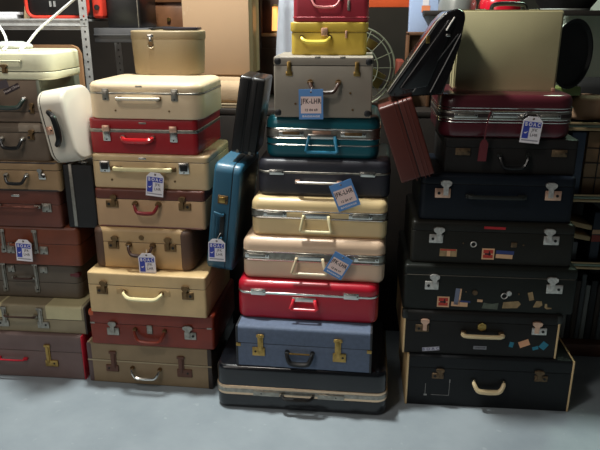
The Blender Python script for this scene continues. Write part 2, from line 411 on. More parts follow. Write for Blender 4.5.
# white vanity case leaning on its end
m = mat('white_vanity_vinyl', (214, 206, 190), 0.35, coat=0.2, var=0.03)
def placed(rot, pivot_world, anchor):
    R = Euler(rot).to_matrix()
    return Vector(pivot_world) - R @ Vector(anchor)
def ended(tilt, yaw=0):
    """rotation that stands a case on its end: local x -> world -z... then leans it by tilt (positive = top to the right)"""
    return (Matrix.Rotation(math.radians(yaw), 3, 'Z') @ Matrix.Rotation(math.radians(tilt), 3, 'Y') @ Matrix.Rotation(-PI / 2, 3, 'Y')).to_euler()
def endloc(rot, world, local): return Vector(world) - rot.to_matrix() @ Vector(local)
# with this turn: local +x -> world +z (top), local +z -> world -x (left side)
rt = ended(-10, -9)
c = Case('small white vanity case with a black handle, leaning on its end in the left stack', 0, 0, 0, 0.280, 0.20, 0.118, m, r=0.055, split=0.86, gap=0.004, et=(0.014, 0.014), eb=(0.014, 0.014),
         rot=rt, loc=endloc(rt, (-0.958, 0.020, 0.944), (-0.143, 0, 0.122)), name='vanity_case', cat='vanity case')
c.piping(0.012, black_pl, 0.0018, 0.0035, 0.05)
c.bail(-0.062, 0.062, 0.066, 0.030, black_pl, rad=0.0105, mount=oldbrass)
c.plate(-0.006, 0.086, 0.030, 0.026, rose)

# ------------------------------------------------------------------ column B
m = mat('taupe_weave', (142, 122, 94), 0.7, bump=0.5, bscale=500)
c = Case('taupe suitcase with brown leather latches and chrome handle, on the floor in second stack', -0.640, 0.026, 0, 0.540, 0.40, 0.188, m, r=0.012, split=0.58, yaw=-1.5)
lb = mat('brown_latch_leather', (92, 56, 40), 0.5)
c.ends(mat('dark_brown_leather', (46, 34, 28), 0.5, bump=0.3), 0.020, (1,)); c.ends(mat('plum_end_leather', (92, 72, 70), 0.4), 0.026, (-1,), r=0.008)
c.part('seam_strip', mat('beige_strip', (165, 150, 120), 0.5), lambda b: box(b, -0.27, 0.27, -0.0025, 0, 0.104, 0.110, 0.001))
c.llatch(-0.155, 0.155, 0.060, -1, lb, w=0.024, foot=0.035); c.llatch(0.140, 0.150, 0.055, 1, lb, w=0.024, foot=0.045, fh=0.034)
c.bail(-0.074, 0.046, 0.080, 0.036, chrome, rad=0.006, mount=oldbrass)
m = mat('cherry_brown_leather', (124, 46, 28), 0.38, bump=0.25, var=0.25)
c = Case('reddish-brown leather suitcase with three grey metal locks, second from floor in second stack', -0.617, 0.02, 0.188, 0.530, 0.40, 0.155, m, r=0.015, split=0.62, et=(0.010, 0.010), yaw=-1)
c.clasp(-0.163, 0.064, steel, w=0.052, h=0.034, fan=0.017, d=0); c.clasp(0.165, 0.062, steel, w=0.050, h=0.034, fan=0.020, d=-1)
c.part('lock', steel, lambda b: box(b, -0.018, 0.006, -0.006, 0, 0.060, 0.100, 0.004))
c.bail(-0.068, 0.058, 0.078, 0.046, m, rad=0.007, mount=oldbrass)
c.part('corner_cap', mat('orange_corner_leather', (190, 88, 50), 0.4), lambda b: box(b, -0.267, -0.238, -0.002, 0.03, 0.126, 0.156, 0.010))
for x in (-0.25, 0.245): c.part('rivet_plate', steel, lambda b: box(b, x - 0.01, x + 0.01, -0.002, 0, 0.094, 0.102, 0.001))
m = mat('straw_vellum', (208, 178, 130), 0.42, bump=0.15, var=0.12, coat=0.1)
c = Case('straw-coloured vellum suitcase with cream handle, wider than the tagged tan case resting on it', -0.618, 0.0, 0.343, 0.490, 0.40, 0.176, m, r=0.010, split=0.70, et=(0.006, 0.006), yaw=-2)
c.clasp(-0.184, 0.100, oldbrass, w=0.046, h=0.032, fan=0.015, d=1); c.clasp(0.172, 0.096, oldbrass, w=0.048, h=0.032, fan=0.015, d=-1)
for x in (-0.100, 0.075):
    c.part('handle_plate', mat('tan_leather_plate', (190, 158, 110), 0.5), lambda b: (disc(b, (x, -0.002, 0.100), 0.016, 0.004), box(b, x - 0.024, x + 0.024, -0.003, 0, 0.088, 0.112, 0.001)))
c.bail(-0.090, 0.066, 0.101, 0.022, mat('cream_plastic_handle', (235, 222, 170), 0.3, coat=0.3), rad=0.0075, mount=oldbrass)
m = mat('tan_cloth', (188, 155, 110), 0.5, bump=0.3, var=0.12, coat=0.1)
bl = mat('chestnut_corner_leather', (88, 64, 50), 0.5, bump=0.3)
c = Case('tan suitcase with rounded dark brown leather ends, holding a white and blue tag', -0.640, 0.055, 0.519, 0.40, 0.38, 0.173, m, r=0.04, split=0.66, et=(0.018, 0.018), eb=(0.012, 0.012), yaw=-2)
for d in (-1, 1):
    c.part('leather_end', bl, lambda b: shell(b, 0.060, 0.38, 0.0005, 0.1715, 0.03, (0.014, 0.014), (0.020, 0.020), out=0.0025, cx=d * 0.173), 'dark brown leather end')
c.clasp(-0.118, 0.100, oldbrass, w=0.044, h=0.030, fan=0.014, d=1); c.clasp(0.118, 0.100, oldbrass, w=0.048, h=0.032, fan=0.014, d=-1)
c.part('badge', oldbrass, lambda b: disc(b, (0.0, -0.002, 0.137), 0.010, 0.003))
c.bail(-0.053, 0.046, 0.106, 0.038, mat('brown_handle_leather', (66, 42, 32), 0.45), rad=0.007, mount=oldbrass, mr=0.012)
m = mat('biscuit_vinyl', (192, 156, 118), 0.45, bump=0.2, var=0.08)
ml = mat('maroon_lid_leather', (98, 50, 38), 0.4, bump=0.2)
c = Case('tan suitcase with a maroon lid band and maroon handle, in second stack from left', -0.602, 0.07, 0.692, 0.448, 0.36, 0.157, m, lid=ml, r=0.016, split=0.74, et=(0.008, 0.008), yaw=-1.5)
c.piping(0.004, ml, 0.005, 0.003)
c.clasp(-0.152, 0.096, oldbrass, w=0.050, h=0.028, fan=0.013, d=1); c.clasp(0.144, 0.094, oldbrass, w=0.050, h=0.030, fan=0.013, d=-1)
c.bail(-0.056, 0.038, 0.100, 0.032, mat('maroon_handle', (120, 32, 36), 0.3, coat=0.3), rad=0.007, mount=oldbrass, mr=0.012)
m = mat('butter_plastic', (204, 176, 134), 0.33, coat=0.25, var=0.05)
c = Case('butter-coloured suitcase with two chrome-and-black locks, beneath the red case', -0.595, 0.08, 0.849, 0.470, 0.36, 0.137, m, r=0.022, split=0.80, et=(0.010, 0.010), yaw=-1.5)
for x in (-0.178, 0.140):
    c.plate(x, 0.088, 0.042, 0.044, chrome, inner=black_pl)
c.strap(-0.131, 0.085, 0.083, mat('cream_plastic_handle', (235, 222, 170), 0.3), mount=oldbrass, hh=0.014, lug=0.045)
for x in (-0.155, 0.10): c.part('stud', oldbrass, lambda b: disc(b, (x, -0.001, 0.035), 0.004, 0.003))
c.part('name_plate', chrome, lambda b: box(b, -0.040, -0.010, -0.002, 0, 0.119, 0.126, 0.001))
m = mat('bright_red_vinyl', (152, 22, 30), 0.38, coat=0.2, var=0.06)
c = Case('red suitcase with silver band, between two cream cases in second stack', -0.615, 0.09, 0.986, 0.430, 0.38, 0.137, m, r=0.020, split=0.66, band=0.013, bandm=steel, et=(0.008, 0.008), yaw=-1.5)
for x in (-0.142, 0.124):
    c.plate(x, 0.078, 0.030, 0.056, chrome)
    c.part('hasp', rose, lambda b: box(b, x - 0.015, x + 0.015, -0.011, -0.004, 0.088, 0.112, 0.003))
c.bail(-0.078, 0.042, 0.066, 0.012, mat('glossy_red_handle', (190, 30, 36), 0.12, coat=0.8), rad=0.010, mount=steel, out=0.020)
c.part('name_plate', steel, lambda b: box(b, -0.012, 0.018, -0.002, 0, 0.117, 0.124, 0.001))
m = mat('ivory_vinyl', (216, 192, 158), 0.40, coat=0.2, var=0.05)
c = Case('ivory domed suitcase with dark band, directly under the hat box', -0.600, 0.08, 1.123, 0.448, 0.36, 0.146, m, r=0.055, split=0.66, band=0.007, bandm=steel, et=(0.030, 0.020), dome=0.008, yaw=-1.5)
for x in (-0.144, 0.124):
    c.plate(x, 0.092, 0.026, 0.044, steel)
c.strap(-0.092, 0.062, 0.078, mat('ivory_handle', (240, 232, 210), 0.3, coat=0.3), mount=oldbrass, hh=0.014, lug=0.020)
for x in (-0.11, 0.10): c.part('stud', oldbrass, lambda b: disc(b, (x, -0.001, 0.032), 0.0035, 0.003))
c.part('name_plate', steel, lambda b: box(b, -0.025, 0.000, -0.002, 0, 0.119, 0.126, 0.001))
# hat box
m = mat('khaki_hatbox_vinyl', (144, 126, 96), 0.5, bump=0.25, var=0.05)
hb = root('hat_box', 'khaki oval hat box with small metal clasp, topmost of second stack', 'hat box', (-0.578, 0.270, 1.269), (0, 0, 0))
new('body', m, hb, lambda b: shell(b, 0.294, 0.23, 0, 0.140, 0.105, (0.004, 0.004), (0.002, 0.002), taper=0.05, out=0))
new('lid', m, hb, lambda b: shell(b, 0.298, 0.236, 0.136, 0.170, 0.107, (0.002, 0.002), (0.005, 0.005)))
new('clasp', chrome, hb, lambda b: (box(b, -0.050, -0.026, -0.004, 0.002, 0.146, 0.158, 0.002), box(b, -0.044, -0.032, -0.006, 0.001, 0.128, 0.148, 0.002), ring(b, (-0.038, -0.003, 0.116), 0.010, 0.0022)))
new('lock_plate', oldbrass, hb, lambda b: disc(b, (-0.038, -0.001, 0.122), 0.009, 0.012))
new('handle', black_pl, hb, lambda b: tube(b, smooth([(-0.06, 0.1, 0.168), (-0.055, 0.1, 0.176), (0.0, 0.1, 0.180), (0.055, 0.1, 0.176), (0.06, 0.1, 0.168)], 5), 0.006, 8))
nb = root('notebook', 'flat black folder lying on top of the khaki hat box', 'folder', (-0.546, 0.425, 1.4395))
nb.location.y = 0.36
new('cover', mat('black_leatherette', (30, 26, 36), 0.35), nb, lambda b: box(b, -0.04, 0.10, -0.02, 0.06, 0.001, 0.012, 0.003))

# ------------------------------------------------------------------ column C
m = mat('black_hardshell', (17, 19, 24), 0.24, coat=0.4, var=0.05)
cop_refl = mat('silver_band_copper_reflections', (230, 200, 168), 0.30, 0.75, var=0.15, vscale=5)  # copper reflections on the silver band are put into its colour
c = Case('black hard-shell suitcase with a wide silver band, on the floor in the centre stack', 0.012, -0.105, 0, 0.676, 0.48, 0.190, m, r=0.045, split=0.44, band=0.040, bandm=cop_refl, et=(0.016, 0.024), eb=(0.012, 0.020), yaw=-0.5, groove=steel)
for x in (-0.135, 0.120):
    c.part('latch', steel, lambda b: box(b, x - 0.052, x + 0.052, -0.008, 0, 0.066, 0.088, 0.002))
    c.part('keyhole', hole, lambda b: disc(b, (x - 0.02 if x < 0 else x + 0.02, -0.008, 0.077), 0.003, 0.002))
c.bail(-0.072, 0.050, 0.078, 0.012, black_pl, rad=0.008, mount=steel)
m = mat('denim_blue_tweed', (92, 105, 128), 0.65, bump=0.6, bscale=700, var=0.1, vscale=60)
c = Case('blue tweed suitcase with brass latches, resting on the black hard-shell case', 0.022, -0.100, 0.190, 0.524, 0.40, 0.172, m, r=0.008, split=0.58, et=(0.012, 0.012), yaw=-1.5)
c.ends(mat('charcoal_binding', (38, 40, 44), 0.5), 0.010, (-1, 1))
c.llatch(-0.166, 0.142, 0.052, -1, brass, w=0.022, foot=0.032, fh=0.034); c.llatch(0.134, 0.140, 0.046, 1, brass, w=0.024, foot=0.032, fh=0.034)
c.bail(-0.062, 0.036, 0.072, 0.038, black_pl, rad=0.009, mount=black_pl)
c.part('handle_trim', brass, lambda b: tube(b, [(-0.052, -0.014, 0.072), (0.026, -0.014, 0.072)], 0.0035, 6))
for x in (-0.253, 0.253): c.part('side_clip', brass, lambda b: box(b, x - 0.009, x + 0.009, -0.004, 0.001, 0.086, 0.100, 0.002))
m = mat('crimson_hardshell', (178, 24, 44), 0.33, coat=0.35, var=0.04)
c = Case('crimson suitcase with chrome strip and red handle, on the blue tweed case', 0.030, -0.03, 0.362, 0.549, 0.40, 0.159, m, r=0.04, split=0.70, band=0.010, bandm=chrome, et=(0.022, 0.026), eb=(0.014, 0.020), yaw=-1.5)
for x in (-0.190, 0.170): c.plate(x, 0.116, 0.058, 0.026, chrome)
c.bar(-0.052, 0.032, 0.092, 0.034, mat('hot_red_handle', (225, 45, 60), 0.3, coat=0.4), rad=0.0065, flare=0.010)
m = mat('peach_hardshell', (214, 184, 156), 0.35, coat=0.3, var=0.04)
c = Case('peach-cream hard-shell suitcase with trapezoid handle, directly above the crimson case', 0.049, 0.0, 0.521, 0.550, 0.40, 0.167, m, r=0.035, split=0.58, band=0.028, bandm=steel, et=(0.026, 0.032), eb=(0.014, 0.022), yaw=-1.5)
for z in (0.080, 0.114): c.part('chrome_strip', chrome, lambda b: tube(b, [(x, y - 0.003 + 0.0, z) for x, y in rr(0.553, 0.40, 0.035)], 0.0028, 6, closed=True))
for x in (-0.215, 0.205): c.plate(x, 0.097, 0.095, 0.020, chrome, inner=steel)
c.bar(-0.062, 0.040, 0.094, 0.058, mat('cream_moulded_handle', (226, 206, 170), 0.35, coat=0.2), rad=0.0058, flare=0.016)
m = mat('custard_hardshell', (216, 190, 142), 0.35, coat=0.3, var=0.04)
c = Case('custard-yellow hard-shell suitcase with cream handle, directly under the charcoal case', 0.067, 0.03, 0.688, 0.520, 0.40, 0.150, m, r=0.035, split=0.60, band=0.024, bandm=steel, et=(0.026, 0.030), eb=(0.014, 0.020), yaw=-1.5)
for z in (0.076, 0.104): c.part('chrome_strip', chrome, lambda b: tube(b, [(x, y - 0.003, z) for x, y in rr(0.523, 0.40, 0.035)], 0.0028, 6, closed=True))
c.part('band_inlay', m, lambda b: box(b, -0.12, 0.12, -0.004, -0.001, 0.080, 0.100, 0.001), 'cream strip in the band')
for x in (-0.165, 0.160): c.plate(x, 0.090, 0.090, 0.020, chrome, inner=steel)
c.bar(-0.056, 0.040, 0.088, 0.058, mat('butter_moulded_handle', (236, 222, 176), 0.35, coat=0.2), rad=0.0058, flare=0.010)
m = mat('charcoal_vinyl', (44, 44, 52), 0.42, bump=0.25, var=0.06)
c = Case('charcoal suitcase with silver strip and pale blue tag, under the teal case', 0.081, 0.07, 0.838, 0.506, 0.40, 0.142, m, r=0.045, split=0.66, band=0.008, bandm=steel, et=(0.016, 0.022), eb=(0.012, 0.016), yaw=-1)
for x in (-0.176, 0.168): c.plate(x, 0.094, 0.056, 0.020, chrome)
c.strap(-0.096, 0.062, 0.060, mat('silver_grip', (215, 205, 195), 0.3, 0.6), mount=rose, hh=0.012)
m = mat('teal_hardshell', (18, 90, 102), 0.33, coat=0.35, var=0.06)
c = Case('teal hard-shell suitcase with twin chrome strips, beneath the grey trunk', 0.073, 0.10, 0.980, 0.430, 0.38, 0.159, m, r=0.05, split=0.60, band=0.030, bandm=steel, et=(0.024, 0.030), eb=(0.016, 0.024), yaw=-1)
for z in (0.052, 0.078, 0.113): c.part('chrome_strip', chrome, lambda b: tube(b, [(x, y - 0.003 + (0.001 if z > 0.06 else 0.002), z) for x, y in rr(0.434, 0.38, 0.05)], 0.0026, 6, closed=True))
c.part('band_inlay', rose, lambda b: box(b, -0.035, 0.035, -0.005, -0.001, 0.084, 0.107, 0.002))
for x in (-0.115, 0.118): c.plate(x, 0.096, 0.095, 0.020, chrome, inner=oldbrass)
c.bar(-0.048, 0.050, 0.086, 0.056, mat('blue_moulded_handle', (45, 130, 165), 0.3, coat=0.3), rad=0.0062, flare=0.010)
m = mat('grey_fibre', (138, 129, 116), 0.55, bump=0.35, var=0.06)
c = Case('grey box case with black corner caps and a pale blue tag, carrying the yellow case', 0.076, 0.08, 1.139, 0.358, 0.32, 0.217, m, r=0.006, split=0.86, et=(0.004, 0.004), name='box_case', cat='suitcase')
c.corner(mat('black_corner_leather', (26, 26, 28), 0.45), 0.034, (-1, 1), (0, 1), (0, 1), r=0.012)
for x in (-0.123, 0.122):
    c.part('latch', brass, lambda b: (box(b, x - 0.007, x + 0.007, -0.007, 0, 0.158, 0.200, 0.002), box(b, x - 0.012, x + 0.012, -0.005, 0, 0.150, 0.166, 0.002)))
c.bail(-0.046, 0.056, 0.128, 0.034, mat('brown_handle_leather', (66, 42, 32), 0.45), rad=0.0065, mount=oldbrass, mr=0.011)
for z, x in ((0.09, 0.10), (0.03, 0.11), (0.05, -0.1)): c.part('stud', oldbrass, lambda b: disc(b, (x, -0.001, z), 0.004, 0.003))
for x in (-0.02, 0.07): c.part('hinge_lug', steel, lambda b: box(b, x - 0.010, x + 0.010, -0.003, 0.012, 0.212, 0.219, 0.002))
m = mat('mustard_vinyl', (196, 168, 66), 0.42, bump=0.2, var=0.05)
c = Case('mustard yellow case with tan buckle, between the grey box case and the red vanity case', 0.090, 0.18, 1.356, 0.280, 0.11, 0.118, m, r=0.020, split=0.68, et=(0.005, 0.005), name='vanity_case', cat='vanity case')
c.part('lid_lip', m, lambda b: shell(b, 0.280, 0.11, 0.086, 0.1165, 0.02, (0.002, 0.002), (0.003, 0.003), out=0.004))
c.part('latch', rose, lambda b: box(b, -0.028, -0.004, -0.012, 0, 0.068, 0.098, 0.003)); c.part('latch', rose, lambda b: box(b, 0.06, 0.068, -0.008, 0, 0.062, 0.088, 0.002))
c.bail(-0.100, 0.004, 0.064, 0.016, mat('yellow_handle', (225, 205, 80), 0.35), rad=0.007, mount=oldbrass)
m = mat('wine_red_vinyl', (158, 44, 58), 0.42, bump=0.15, var=0.06)
c = Case('wine-red vanity case with wire handle, topmost of the centre stack', 0.096, 0.18, 1.474, 0.276, 0.11, 0.150, m, r=0.020, split=0.75, et=(0.01, 0.01), name='vanity_case', cat='vanity case')
c.piping(0.016, m, 0.003, 0.0)
c.bail(-0.070, 0.034, 0.082, 0.030, mat('pinkish_wire', (205, 130, 130), 0.3, 0.4), rad=0.004, mount=steel)
c.part('latch', steel, lambda b: box(b, 0.060, 0.070, -0.007, 0, 0.04, 0.075, 0.002))

# blue case standing on its end between second and centre stacks
m = mat('peacock_blue_vinyl', (42, 90, 114), 0.42, coat=0.1, var=0.05)
rt = ended(7, -3)
U = Case('peacock blue suitcase standing on its end between the second and centre stacks', 0, 0, 0, 0.438, 0.33, 0.108, m, r=0.035, split=0.30, gap=0.003, et=(0.012, 0.012), eb=(0.012, 0.012),
         rot=rt, loc=endloc(rt, (-0.276, 0.045, 0.521), (-0.219, 0, 0)))
U.part('side_panel', mat('dark_slate_side', (30, 40, 48), 0.5), lambda b: box(b, -0.19, 0.19, 0.03, 0.30, -0.001, 0.004, 0.001), 'dark slate side panel')
U.plate(0.080, 0.062, 0.034, 0.040, oldbrass, inner=brass); U.plate(-0.15, 0.062, 0.034, 0.040, oldbrass, inner=brass)
U.bar(-0.075, 0.022, 0.055, -0.028, m, rad=0.006, flare=0.008, mount=black_pl)
m = mat('glossy_black_case', (16, 15, 15), 0.35, coat=0.15, var=0.05)
rt2 = ended(9, 0)
c = Case('narrow black case standing on end on top of the peacock blue suitcase', 0, 0, 0, 0.292, 0.20, 0.096, m, r=0.012, split=0.5, gap=0.006,
         rot=rt2, loc=endloc(rt2, (-0.182, 0.10, 0.985), (-0.146, 0, 0)))
for z in (0.022, 0.07):
    c.part('foot', steel, lambda b: disc(b, (-0.138, -0.002, z), 0.006, 0.006))
for z in (0.03, 0.062): c.part('ridge', m, lambda b: tube(b, [(-0.13, -0.001, z), (0.13, -0.001, z)], 0.0025, 6))

# oxblood leather case wedged, leaning
m = mat('oxblood_briefcase_leather', (86, 38, 29), 0.42, bump=0.3, var=0.12)
rt3 = ended(-19.5, 0)
c = Case('reddish leather briefcase leaning between centre and right stacks', 0, 0, 0, 0.286, 0.22, 0.122, m, r=0.010, split=0.42, gap=0.003,
         rot=rt3, loc=endloc(rt3, (0.486, -0.015, 0.960), (-0.143, 0, 0)), name='briefcase', cat='briefcase')
for z in (0.020, 0.034, 0.066): c.part('ridge', m, lambda b: tube(b, [(-0.148, -0.0005, z), (0.148, -0.0005, z)], 0.0018, 6))
# black case leaning above it
m = mat('black_patent_leather', (14, 12, 14), 0.2, coat=0.5, var=0.05)
c = root('black_bag', 'glossy black wedge-shaped bag leaning against the left edge of the gold briefcase', 'bag', (0.425, 0.018, 1.243), (0, 0, 0)); c.scale = (1, 1, 0.93)
def wedge(b, y0, y1, pts):
    poly(b, pts, y0, y1)
    bmesh.ops.bevel(b, geom=b.edges[:], offset=0.006, segments=3, affect='EDGES', profile=0.5)
WP = [(-0.118, -0.006), (-0.105, -0.022), (-0.060, -0.018), (0.072, -0.010), (0.098, 0.080), (0.122, 0.185), (0.132, 0.262), (0.128, 0.286), (0.105, 0.297), (0.068, 0.285), (0.040, 0.255)]
new('body', m, c, lambda b: wedge(b, 0.0, 0.185, WP))
new('front_panel', m, c, lambda b: wedge(b, -0.007, 0.012, [(-0.080, 0.012), (-0.05, 0.004), (0.02, 0.02), (0.100, 0.245), (0.092, 0.262), (0.072, 0.258)]))
new('metal_edge', steel, c, lambda b: tube(b, [(-0.118, -0.002, 0.000), (0.036, -0.002, 0.252), (0.060, -0.002, 0.281)], 0.0022, 6))
for x0, x1 in ((-0.03, 0.112), (0.03, 0.120)): new('ridge', m, c, lambda b: tube(b, [(x0, -0.004, 0.0), (x1, -0.004, 0.21)], 0.003, 6))
new('zip_pull', chrome, c, lambda b: tube(b, [(0.070, -0.010, 0.222), (0.094, -0.010, 0.268)], 0.0035, 6))
new('latch', chrome, c, lambda b: box(b, 0.070, 0.084, -0.014, -0.006, 0.200, 0.210, 0.002))
new('side_clip', brass, c, lambda b: box(b, 0.004, 0.018, -0.004, 0.01, 0.176, 0.204, 0.002))

# ------------------------------------------------------------------ column D (right)
creamb = mat('cream_binding', (222, 190, 140), 0.5)
m = mat('ink_black_fibre', (28, 30, 32), 0.42, spec=0.22, bump=0.25, var=0.1, wear=((60, 62, 60), 14, 0.70))
hm = mat('nickel_plate', (205, 200, 194), 0.38, 0.7, var=0.25, vscale=80)
db = mat('dark_bronze', (104, 84, 62), 0.5, 0.6, var=0.35, vscale=80)
c = Case('large black suitcase with cream handle and cream edges, on the floor at right', 0.749, -0.007, 0, 0.640, 0.42, 0.226, m, r=0.010, split=0.76, et=(0.012, 0.012), yaw=0.5)
c.ends(creamb, 0.009, (-1, 1), r=0.004)
c.clasp(-0.198, 0.138, db, w=0.046, h=0.024, fan=0.016); c.clasp(0.200, 0.146, db, w=0.050, h=0.026, fan=0.018, d=-1)
c.bail(-0.058, 0.058, 0.124, 0.036, mat('cream_bone_handle', (238, 214, 168), 0.35), rad=0.009, mount=dark_lea)
scr = mat('pale_scratch', (150, 150, 148), 0.7)
c.part('scratch', scr, lambda b: (box(b, -0.244, -0.2425, -0.0012, 0.0, 0.05, 0.10), box(b, -0.150, -0.1485, -0.0012, 0.0, 0.05, 0.11), box(b, -0.151, -0.147, -0.0012, 0, 0.108, 0.122), box(b, -0.22, -0.15, -0.0012, 0, 0.049, 0.0503), box(b, -0.248, -0.236, -0.0012, 0, 0.045, 0.052)))
m2 = mat('soot_black_fibre', (32, 31, 30), 0.45, spec=0.22, bump=0.25, var=0.1)
c = Case('black suitcase with cream handle, centre lock and small blue and orange stickers', 0.703, 0.006, 0.226, 0.590, 0.42, 0.185, m2, r=0.010, split=0.78, et=(0.014, 0.014), yaw=0.5)
c.ends(creamb, 0.009, (-1, 1), r=0.004)
for x in (-0.292, 0.292): c.part('corner_cap', dark_lea, lambda b: box(b, x - 0.011, x + 0.011, -0.004, 0.03, 0.150, 0.1855, 0.006))
c.clasp(-0.224, 0.112, db, w=0.052, h=0.030, hm=rose, fan=0.016, d=1); c.clasp(0.220, 0.118, hm, w=0.056, h=0.030, hm=rose, fan=0.018, d=-1)
c.part('lock', brass, lambda b: (disc(b, (0.003, -0.003, 0.128), 0.018, 0.006, seg=6), disc(b, (0.003, -0.006, 0.128), 0.010, 0.005)))
c.strap(-0.065, 0.078, 0.097, mat('cream_bone_handle', (238, 214, 168), 0.35), mount=db, hh=0.020, out=0.026, lug=0.02)
lab = c.stick(0.004, 0.036, 0.050, 0.014, mat('grey_label', (150, 150, 156), 0.6), 0, 'grey name label')
text('lettering', 'LINDNER', 0.009, ink, lab, 0.004, -0.0016, 0.036)
teal_s = mat('teal_sticker', (40, 120, 145), 0.6); or_s = mat('peach_sticker', (225, 165, 125), 0.6)
c.stick(0.122, 0.055, 0.016, 0.022, teal_s, 10, 'small teal sticker'); c.stick(0.170, 0.062, 0.040, 0.026, or_s, -24, 'peach sticker')
c.stick(0.214, 0.044, 0.022, 0.014, teal_s, -20, 'small teal sticker'); c.stick(0.244, 0.056, 0.026, 0.030, teal_s, 36, 'square teal sticker')
st = c.stick(-0.185, 0.022, 0.066, 0.016, mat('label_white', (196, 194, 205), 0.6), -7, 'white label with navy letters')
text('lettering', 'B O A C', 0.0165, mat('navy_letters', (44, 44, 110), 0.6), st, -0.185, -0.0014, 0.022, math.radians(-7))
m3 = mat('smoky_black_fibre', (31, 33, 30), 0.38, spec=0.22, bump=0.25, var=0.1)
c = Case('black suitcase covered with scattered peeling travel stickers, third from floor at right', 0.722, 0.018, 0.411, 0.645, 0.42, 0.186, m3, r=0.014, split=0.78, et=(0.014, 0.014), yaw=0.3)
c.part('seam_line', mat('grey_brown_edge', (90, 84, 74), 0.5), lambda b: box(b, -0.31, 0.31, -0.0015, 0, 0.144, 0.1465, 0.0005))
c.clasp(-0.216, 0.104, hm, w=0.052, h=0.034, fan=0.018, d=1); c.clasp(0.240, 0.106, hm, w=0.060, h=0.036, fan=0.020, d=-1)
peach = mat('aged_peach_paper', (226, 180, 140), 0.7); redst = mat('red_print', (190, 60, 50), 0.7); blust = mat('navy_print', (52, 66, 120), 0.7)
def bh(c, x, z, d=1):
    s1 = c.stick(x, z, 0.046, 0.044, peach, 0, 'square peach sticker with red print')
    new('print', redst, s1, lambda b: (box(b, x - 0.018, x + 0.018, -0.0013, 0, z - 0.016, z - 0.002), box(b, x - 0.018, x + 0.018, -0.0013, 0, z + 0.002, z + 0.017)))
    new('print', ink, s1, lambda b: (box(b, x - 0.012, x + 0.010, -0.0017, 0, z - 0.003, z + 0.003), box(b, x + 0.002, x + 0.007, -0.0017, 0, z - 0.006, z + 0.012, 0, )))
bh(c, -0.168, 0.036)
c.stick(-0.118, 0.060, 0.016, 0.068, mat('blue_grey_paper', (120, 128, 150), 0.7), 4, 'narrow upright blue-grey sticker'); c.stick(-0.106, 0.060, 0.006, 0.066, peach, 4)
c.stick(-0.106, 0.028, 0.062, 0.018, peach, 1, 'long peach sticker'); c.stick(-0.088, 0.040, 0.045, 0.008, blust, 3)
c.stick(-0.030, 0.046, 0.020, 0.010, peach, 2)
gp = mat('faded_green_paper', (92, 100, 88), 0.8, var=0.3, vscale=40); tp = mat('faded_tan_paper', (156, 132, 96), 0.8, var=0.3, vscale=40)
c.stick(0.010, 0.026, 0.062, 0.028, gp, 0, 'torn green-grey sticker', pts=[(-.5, -.4), (.45, -.5), (.5, .5), (.1, .3), (-.4, .45)])
c.stick(0.088, 0.034, 0.066, 0.030, tp, -2, 'tan arrow-shaped sticker', pts=[(-.5, -.5), (.35, -.45), (.55, .1), (.4, .5), (-.45, .35)])
c.stick(0.158, 0.072, 0.018, 0.034, tp, -16); c.stick(0.188, 0.040, 0.032, 0.030, tp, 8, pts=[(-.5, -.5), (.2, -.4), (.5, .0), (.3, .5), (-.3, .4)])
c.stick(0.226, 0.032, 0.026, 0.022, tp, 0, pts=[(-.5, -.2), (-.2, -.5), (.5, -.4), (.5, -.2), (-.1, -.15), (-.2, .5), (-.5, .5)])
c.part('broken_handle_loop', hm, lambda b: (ring(b, (0.058, -0.006, 0.072), 0.011, 0.0022), disc(b, (0.075, -0.003, 0.082), 0.010, 0.006)))
c.part('handle_stud', db, lambda b: (disc(b, (-0.052, -0.003, 0.080), 0.010, 0.006), disc(b, (-0.085, -0.002, 0.082), 0.003, 0.004), disc(b, (0.112, -0.002, 0.080), 0.003, 0.004)))
m4 = mat('olive_black_fibre', (35, 34, 30), 0.42, spec=0.22, bump=0.25, var=0.1)
c = Case('black suitcase with a red strip label and two paper stickers, missing its handle', 0.720, 0.04, 0.597, 0.598, 0.40, 0.167, m4, r=0.014, split=0.78, et=(0.014, 0.014))
c.clasp(-0.207, 0.100, hm, w=0.052, h=0.034, fan=0.020, d=1); c.clasp(0.214, 0.106, hm, w=0.056, h=0.034, fan=0.020, d=-1)
rl = c.stick(0.006, 0.1475, 0.078, 0.0095, mat('red_tape', (178, 34, 40), 0.5), 1, 'red strip label')
s1 = c.stick(-0.158, 0.044, 0.064, 0.030, tp, 1, 'tan sticker with red top edge', y=-0.0009)
new('print', redst, s1, lambda b: box(b, -0.188, -0.130, -0.0014, 0, 0.052, 0.058)); new('print', peach, s1, lambda b: box(b, -0.163, -0.150, -0.0014, 0, 0.030, 0.052))
bh(c, -0.010, 0.044)
c.stick(0.050, 0.036, 0.062, 0.016, peach, 2, 'long peach sticker'); st = c.stick(0.052, 0.052, 0.066, 0.014, blust, 2, 'navy sticker with pale letters')
c.part('handle_stud', hm, lambda b: ring(b, (-0.067, -0.004, 0.082), 0.010, 0.0024))
c.part('handle_stud', db, lambda b: (box(b, 0.070, 0.092, -0.006, 0, 0.074, 0.094, 0.003), disc(b, (0.116, -0.002, 0.084), 0.003, 0.004), disc(b, (-0.105, -0.002, 0.084), 0.003, 0.004)))
m5 = mat('midnight_navy_vinyl', (20, 25, 33), 0.38, spec=0.22, bump=0.2, var=0.08)
c = Case('midnight navy suitcase with two bright square locks, fifth from floor at right', 0.726, 0.06, 0.764, 0.560, 0.40, 0.175, m5, r=0.022, split=0.80, et=(0.012, 0.012))
for x, d in ((-0.198, 1), (0.200, -1)): c.clasp(x, 0.106, rose, w=0.058, h=0.036, hm=hm, fan=0.020, d=d)
c.strap(-0.100, 0.090, 0.098, dark_lea, mount=dark_lea, hh=0.013, lug=0.03)
